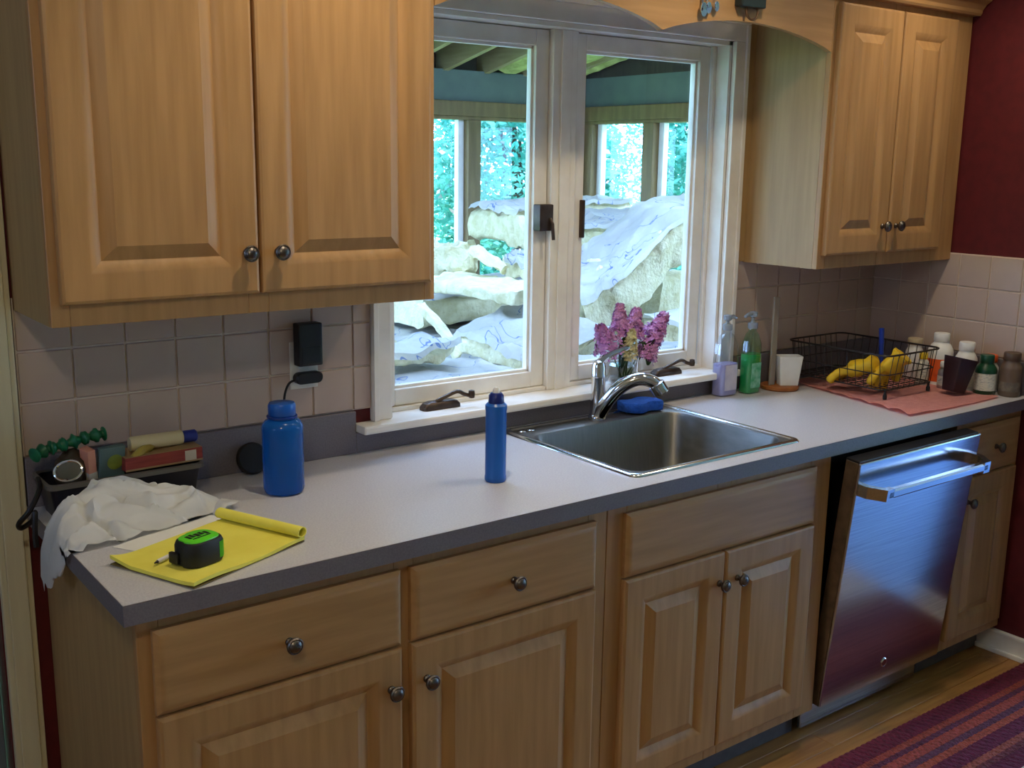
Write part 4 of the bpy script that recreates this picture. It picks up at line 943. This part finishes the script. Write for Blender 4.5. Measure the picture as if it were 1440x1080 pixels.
# --- sponge on the sink deck
bm = NB(); out = []
for i in range(40):
    a = 2*PI*i/40; e = 4; c, s = math.cos(a), math.sin(a); r = 1/((abs(c)**e+abs(s)**e)**(1/e)); u, v = c*r*.066, s*r*.036
    v += .011*math.sin(u*62); out.append((u, v))
M = Matrix.Translation((1.715, -.088, CT1+.008)) @ Matrix.Rotation(-.16, 4, 'Z')
loft(bm, [[M @ V((p[0]*k, p[1]*k, z)) for p in out] for z, k in ((0, .96), (.003, 1), (.026, 1), (.029, .96))])
o = build('sponge', bm, pm('blue_sponge', S(34, 96, 206), S(24, 78, 180), 60, rough=.9, bump=.5, bscale=180), None, True, 50, origin=(1.715, -.088, CT1+.008)); tag(o, 'wavy blue kitchen sponge on the sink deck beside the faucet', 'sponge')

# --- soap pump bottles
def pump_bottle(label, x, y, w, d, h, neck, shell, liquid, lvl, lab, cap, rz=0, nozz=(1, -.3)):
    t = thing('soap_bottle', label, 'soap bottle', (x, y, CZ), rz, 'soap bottles beside the window')
    def L(s, z, rad=.016): return [V((x+p.x*s, y+p.y*s, z)) for p in rrect(-w/2, w/2, -d/2, d/2, rad, 0, 5)]
    def C(r, z): return [V((x+r*math.cos(a), y+r*math.sin(a), z)) for a in [math.atan2(p.y, p.x) for p in rrect(-w/2, w/2, -d/2, d/2, .016, 0, 5)]]
    bm = NB(); loft(bm, [L(.9, CZ), L(1, CZ+.006), L(1, CZ+h*.55), L(.92, CZ+h*.8), L(.62, CZ+h*.95), C(.013, CZ+h), C(.013, CZ+h+.012)]); build('shell', bm, shell, t, True, 50)
    bm = NB(); loft(bm, [L(.86, CZ+.003), L(.95, CZ+.008), L(.95, CZ+lvl)]); build('liquid', bm, liquid, t, True, 50)
    bm = NB(); box(bm, x-w*.34, x+w*.34, y-d/2-.0012, y-d/2-.0004, CZ+.02, CZ+h*.5, .0003, 1); lbp = build('label_patch', bm, lab, t)
    bm = NB(); lathe(bm, [(.015, CZ+h+.008), (.0165, CZ+h+.01), (.0165, CZ+h+.026), (.006, CZ+h+.03), (.0055, CZ+neck-.02), (.013, CZ+neck-.016), (.014, CZ+neck-.002), (.011, CZ+neck), (0, CZ+neck+.001)], (x, y, 0), 20)
    n = V((nozz[0], nozz[1], 0)).normalized(); tube(bm, [(x, y, CZ+neck-.008), V((x, y, CZ+neck-.008))+n*.03, V((x, y, CZ+neck-.014))+n*.045], [.0075, .0065, .005], 10)
    build('pump', bm, cap, t, True, 40); return t, lbp
m_lav = pm('lavender_soap', S(170, 168, 214), S(160, 158, 206), 8, rough=.2); m_grn = pm('green_soap', S(52, 168, 100), S(40, 150, 86), 8, rough=.2)
m_pump = pm('frosted_pump', S(190, 200, 208), rough=.25, trans=.6); m_shell = glass('bottle_shell', (.92, .95, .98, 1), .1); m_shg = glass('green_bottle_shell', (.70, .92, .80, 1), .1)
pump_bottle('clear pump bottle of lavender soap beside the window casing', 2.115, -.06, .082, .052, .205, .262, m_shell, m_lav, .105, pm('pale_label', S(214, 208, 222), S(190, 186, 208), 30, rough=.5), m_pump, 0, (1, .1))
pump_bottle('clear pump bottle with green soap next to the wooden base', 2.214, -.08, .068, .048, .205, .268, m_shg, m_grn, .13, pm('green_label', S(150, 206, 180), S(60, 160, 110), 40, rough=.5), m_pump, 0, (-1, -.1))

# --- wooden-based holder with upright strip, white tapered box
hx, hy = 2.352, -.092
t = thing('towel_holder', 'wood-based upright holder with a clear post beside the dish rack', 'holder', (hx, hy, CZ))
bm = NB(); lathe(bm, [(0, CZ), (.06, CZ), (.064, CZ+.004), (.064, CZ+.011), (.06, CZ+.014), (0, CZ+.014)], (hx, hy, 0), 36); build('base', bm, pm('warm_wood', S(168, 104, 56), S(146, 86, 44), 8, (1, 8, 1), .5), t, True)
bm = NB(); box(bm, hx-.045, hx-.019, hy+.004, hy+.012, CZ+.014, CZ+.31, .003); build('post', bm, pm('acrylic', S(190, 178, 164), rough=.2, trans=.5), t)
bm = NB(); M = Matrix.Translation((hx+.018, hy-.018, CZ+.0145)) @ Matrix.Rotation(-.55, 4, 'Z')
loft(bm, [[M @ p for p in rrect(-a, a, -b, b, .004, z, 3)] for a, b, z in ((.031, .02, 0), (.031, .02, .002), (.041, .027, .098), (.038, .024, .098), (.03, .019, .01))])
o = build('white_tumbler', bm, M_['white'], None, True, 40, origin=(hx+.018, hy-.018, CZ+.0145)); tag(o, 'white tapered square cup standing on the wooden base', 'cup')

# --- pink towel
t = thing('pink_towel', 'pink cotton towel spread under the dish rack', 'towel', (2.65, -.32, CZ))
net = [[(2.47, -.045, .919), (2.6, -.04, .919), (2.75, -.04, .918), (2.87, -.045, .919)], [(2.44, -.2, .92), (2.58, -.2, .918), (2.75, -.2, .919), (2.86, -.2, .918)], [(2.40, -.38, .921), (2.56, -.38, .918), (2.72, -.37, .92), (2.84, -.37, .918)], [(2.352, -.585, .918), (2.5, -.595, .919), (2.68, -.598, .918), (2.84, -.592, .918)]]
def towel(p, i, j):
    h = .004*abs(noise.noise(V((p.x*12+p.y*5, p.y*6, 3)))) + (.006*max(0, 1-(p.x-2.4+.2*(p.y+.4))/.09)*abs(math.sin(p.y*38)) if p.x < 2.6 else 0)
    return V((p.x, p.y, CZ+.0045+h))
bm = NB(); surf(bm, net, 12, 12, .003, towel); build('fabric', bm, pm('pink_terry', S(250, 184, 178), S(240, 168, 162), 60, rough=.95, bump=.5, bscale=240), t, True, 60)
TWZ = CZ+.0085
# --- wire dish rack
rx0, rx1, ry0, ry1, rz0, rz1 = 2.435, 2.735, -.44, -.045, TWZ+.03, 1.066
t = thing('dish_rack', 'black wire dish rack standing on the pink towel', 'dish rack', ((rx0+rx1)/2, (ry0+ry1)/2, TWZ))
m_wire = pm('black_wire', S(34, 30, 30), S(26, 22, 22), 40, rough=.4)
def rloop(z, ins, r, nm, par=t):
    bm = NB(); tube(bm, [(p.x, p.y, z) for p in rrect(rx0+ins, rx1-ins, ry0+ins, ry1-ins, .03, 0, 5)], r, 6, closed=True); return build(nm, bm, m_wire, par, True)
rloop(rz1, 0, .0032, 'top_rim'); rloop(rz0+.05, .01, .002, 'middle_rail'); rloop(rz0, .016, .0028, 'bottom_rail')
nwx, nwy = 9, 12
for i in range(nwy):
    y = ry0+.03+(ry1-ry0-.06)*i/(nwy-1)
    bm = NB(); tube(bm, [(rx0, y, rz1), (rx0+.016, y, rz0), (rx1-.016, y, rz0), (rx1, y, rz1)], .0014, 5); build('wire', bm, m_wire, t)
for i in range(nwx):
    x = rx0+.03+(rx1-rx0-.06)*i/(nwx-1)
    bm = NB(); tube(bm, [(x, ry0, rz1), (x, ry0+.016, rz0-.003), (x, ry1-.016, rz0-.003), (x, ry1, rz1)], .0014, 5); build('wire', bm, m_wire, t)
for fx_, fy_ in ((rx0+.03, ry0+.02), (rx1-.03, ry0+.02), (rx0+.03, ry1-.02), (rx1-.03, ry1-.02)):
    bm = NB(); lathe(bm, [(0, TWZ), (.006, TWZ), (.0065, TWZ+.012), (.004, TWZ+.018), (.0035, TWZ+.032)], (fx_, fy_, 0), 12); build('foot', bm, M_['black'], t, True)
# --- yellow gloves in the rack
m_glove = pm('yellow_rubber', S(222, 186, 40), S(206, 166, 30), 20, rough=.5)
def glove(label, wrist, palm, up, seed, k=1.0):
    """limp rubber glove: cuff at wrist, palm towards 'palm', fingers drooping"""
    wrist, palm, up = V(wrist), V(palm), V(up)
    t = thing('rubber_glove', label, 'glove', (wrist.x, wrist.y, rz0), group='rubber gloves in the dish rack')
    d = (palm-wrist).normalized(); s_ = d.cross(up).normalized(); n = s_.cross(d)
    bm = NB(); loops = []; Lg = (palm-wrist).length
    for u, a, b in ((0, .036, .024), (.06, .038, .026), (.3, .033, .021), (.6, .038, .024), (.85, .043, .024), (1.0, .042, .02), (1.08, .032, .014)):
        loops.append([wrist + d*Lg*u + (s_*math.cos(q)*a*(1+.18*noise.noise(V((q*2, u*6, seed)))) + n*math.sin(q)*b*(1+.45*noise.noise(V((q*2.5, u*7, seed+2)))))*k for q in [2*PI*i/22 for i in range(22)]])
    loft(bm, loops)
    for i, (x_, ln) in enumerate(((-.03, .046), (-.011, .06), (.010, .058), (.029, .046))):
        o_ = palm + s_*x_*k
        pts = spline([o_-d*.01, o_+d*.022+n*.004, o_+d*.045-n*.004+s_*x_*.3, o_+d*(.03+ln*.75)-n*.016+s_*x_*.55], 4)
        tube(bm, pts, [.0125*k]*(len(pts)-2)+[.0105*k, .005*k], 10)
    o_ = wrist + d*Lg*.55 + s_*.034*k
    pts = spline([o_-s_*.01, o_+s_*.018+d*.012, o_+s_*.024+d*.032-n*.006, o_+s_*.022+d*.05-n*.016], 4); tube(bm, pts, [.0135*k]*(len(pts)-2)+[.011*k, .005*k], 10)
    build('glove_body', bm, m_glove, t, True, 60)
    bm = NB(); L0 = loops[0]; tube(bm, [p.lerp(wrist, -.03) for p in L0], .0026, 6, closed=True); build('cuff', bm, m_glove, t, True)
gz = rz0+.006
glove('yellow rubber glove with open cuff slumped at the rack end', (2.578, -.398, gz+.092), (2.556, -.362, gz+.04), (.3, .3, 1), 4, 1.15)
glove('yellow rubber glove with fingers spread along the rack bottom', (2.52, -.338, gz+.062), (2.498, -.262, gz+.028), (0, .3, 1), 7, 1.1)
# blue bottle brush standing in the rack
t = thing('dish_brush', 'blue-handled dish brush standing in the wire rack', 'brush', (2.64, -.28, gz))
bm = NB(); tube(bm, [(2.64, -.28, gz), (2.636, -.278, gz+.1), (2.632, -.276, gz+.16)], [.007, .008, .0085], 10); build('handle', bm, pm('cobalt_plastic', S(26, 54, 150), rough=.4), t, True)
bm = NB(); lathe(bm, [(0, gz), (.02, gz), (.022, gz+.01), (.02, gz+.02), (0, gz+.022)], (2.64, -.28, 0), 16); build('head', bm, M_['black'], t, True)
# --- dark tapered caddy, tilted
M = Matrix.Translation((2.722, -.505, TWZ+.004)) @ Matrix.Rotation(math.radians(8), 4, 'Z') @ Matrix.Rotation(math.radians(11), 4, 'Y')
M = Matrix.Translation((2.735, -.492, TWZ+.0075)) @ Matrix.Rotation(math.radians(-12), 4, 'Z') @ Matrix.Rotation(math.radians(12), 4, 'Y')
bm = NB(); loft(bm, [[M @ p for p in rrect(-a, a, -b, b, .006, z, 3)] for a, b, z in ((.028, .024, 0), (.029, .025, .002), (.042, .036, .112), (.039, .033, .112), (.026, .022, .006))])
o = build('utensil_cup', bm, pm('dark_plum_plastic', S(52, 30, 36), S(42, 24, 30), 20, rough=.5), None, True, 40, origin=(2.735, -.492, TWZ)); tag(o, 'dark plum tapered cup tilted on the pink towel', 'cup')
# --- pill and supplement bottles by the maroon wall
def jar(label, x, y, r, h, body, cap, capr, caph, bands=(), name='supplement_bottle', group='bottles along the tiled right wall'):
    t = thing(name, label, 'bottle', (x, y, CZ), group=group)
    bm = NB(); lathe(bm, [(0, CZ), (r*.9, CZ), (r, CZ+.004), (r, CZ+h*.74), (r*.96, CZ+h*.8), (r*.75, CZ+h*.9), (capr*.92, CZ+h*.95), (capr*.92, CZ+h)], (x, y, 0), 28); build('body', bm, body, t, True, 45)
    bm = NB(); lathe(bm, [(capr*.98, CZ+h-.004), (capr, CZ+h-.003), (capr, CZ+h+caph-.003), (capr*.93, CZ+h+caph), (0, CZ+h+caph)], (x, y, 0), 28); build('cap', bm, cap, t, True, 45)
    for (z0, z1, m) in bands:
        bm = NB(); lathe(bm, [(r+.0003, CZ+h*z0), (r+.0006, CZ+h*z0), (r+.0006, CZ+h*z1), (r+.0003, CZ+h*z1)], (x, y, 0), 28, caps=(False, False)); build('label_band', bm, m, t, True, 45)
    return t
m_or = pm('orange_plastic', S(226, 96, 40), rough=.4); m_dg = pm('dark_green_plastic', S(18, 70, 46), S(14, 60, 40), 10, rough=.3); m_lab = pm('printed_label', S(210, 208, 196), S(150, 156, 160), 90, (1, 1, 3), .6, ramp=(.5, .7)); m_br = pm('taupe_plastic', S(112, 94, 80), S(100, 84, 72), 10, rough=.4)
m_wp = M_['white']; m_yc = pm('yellow_plastic', S(222, 190, 40), rough=.4); m_silver = pm('silver_foil', S(170, 164, 164), S(130, 124, 126), 40, rough=.4, metal=.6)
jar('large white supplement bottle with orange label band and white cap', 2.873, -.352, .042, .155, m_wp, m_wp, .026, .024, [(.1, .6, m_or)])
jar('medium white bottle with grey printed label behind the plum cup', 2.868, -.45, .036, .138, m_wp, m_wp, .026, .024, [(.12, .66, m_lab)])
jar('dark green capped supplement bottle with white label and green foot', 2.848, -.535, .034, .112, m_dg, m_dg, .0225, .022, [(.16, .66, m_lab)])
jar('orange capped small bottle half hidden behind the green one', 2.908, -.512, .03, .105, m_wp, m_or, .024, .02, [(.1, .6, m_lab)])
jar('taupe brown bottle with brown cap beside the side backsplash', 2.903, -.59, .034, .122, m_br, pm('brown_cap', S(84, 66, 54), rough=.4), .027, .022, [(.15, .4, pm('taupe_label', S(130, 120, 108), S(100, 92, 84), 60, rough=.6))])
jar('silver grey jar behind the plum cup', 2.815, -.415, .027, .08, m_silver, m_wp, .022, .014, [(.2, .6, m_lab)])
jar('small yellow capped bottle between silver jar and white bottle', 2.80, -.335, .022, .098, m_lab, m_yc, .014, .016)
jar('short pale capped bottle at the back by the wall corner', 2.87, -.255, .03, .13, m_wp, pm('beige_cap', S(176, 160, 132), rough=.5), .026, .018)

# --- hooks hanging on the valance
t = thing('hanging_spoons', 'chrome measuring spoons hanging on the valance', 'measuring spoons', (1.675, -.307, 2.1))
for k, (x, zt, r_) in enumerate(((1.665, 2.028, .012), (1.683, 2.034, .010), (1.712, 2.04, .009))):
    bm = NB(); tube(bm, [(x, -.312, 2.13), (x, -.313, zt+.03)], .003, 8); lathe(bm, [(0, -.004), (r_*.8, -.002), (r_, .004), (r_*.9, .004), (0, .0)], M=Matrix.Translation((x, -.316, zt+.014)) @ Matrix.Rotation(PI/2, 4, 'X') @ Matrix.Diagonal((1, 1.5, 1, 1)), seg=16); build('spoon', bm, M_['chrome'], t, True)
bm = NB(); box(bm, 1.64, 1.735, -.311, -.3055, 2.125, 2.14, .002); build('hook_rail', bm, M_['chrome'], t)
t = thing('key_hook', 'dark green clip with a wire loop hanging on the valance', 'hook', (1.845, -.307, 2.1))
bm = NB(); box(bm, 1.795, 1.89, -.335, -.3055, 2.062, 2.13, .004); build('clip', bm, pm('dark_green_clip', S(34, 44, 42), rough=.5), t)
bm = NB(); tube(bm, spline([(1.828, -.322, 2.064), (1.826, -.323, 2.045), (1.835, -.324, 2.034), (1.848, -.324, 2.031), (1.862, -.324, 2.036), (1.87, -.323, 2.05), (1.868, -.322, 2.064)], 4), .0032, 8); build('loop', bm, pm('rusty_wire', S(96, 70, 48), rough=.5, metal=.5), t, True)
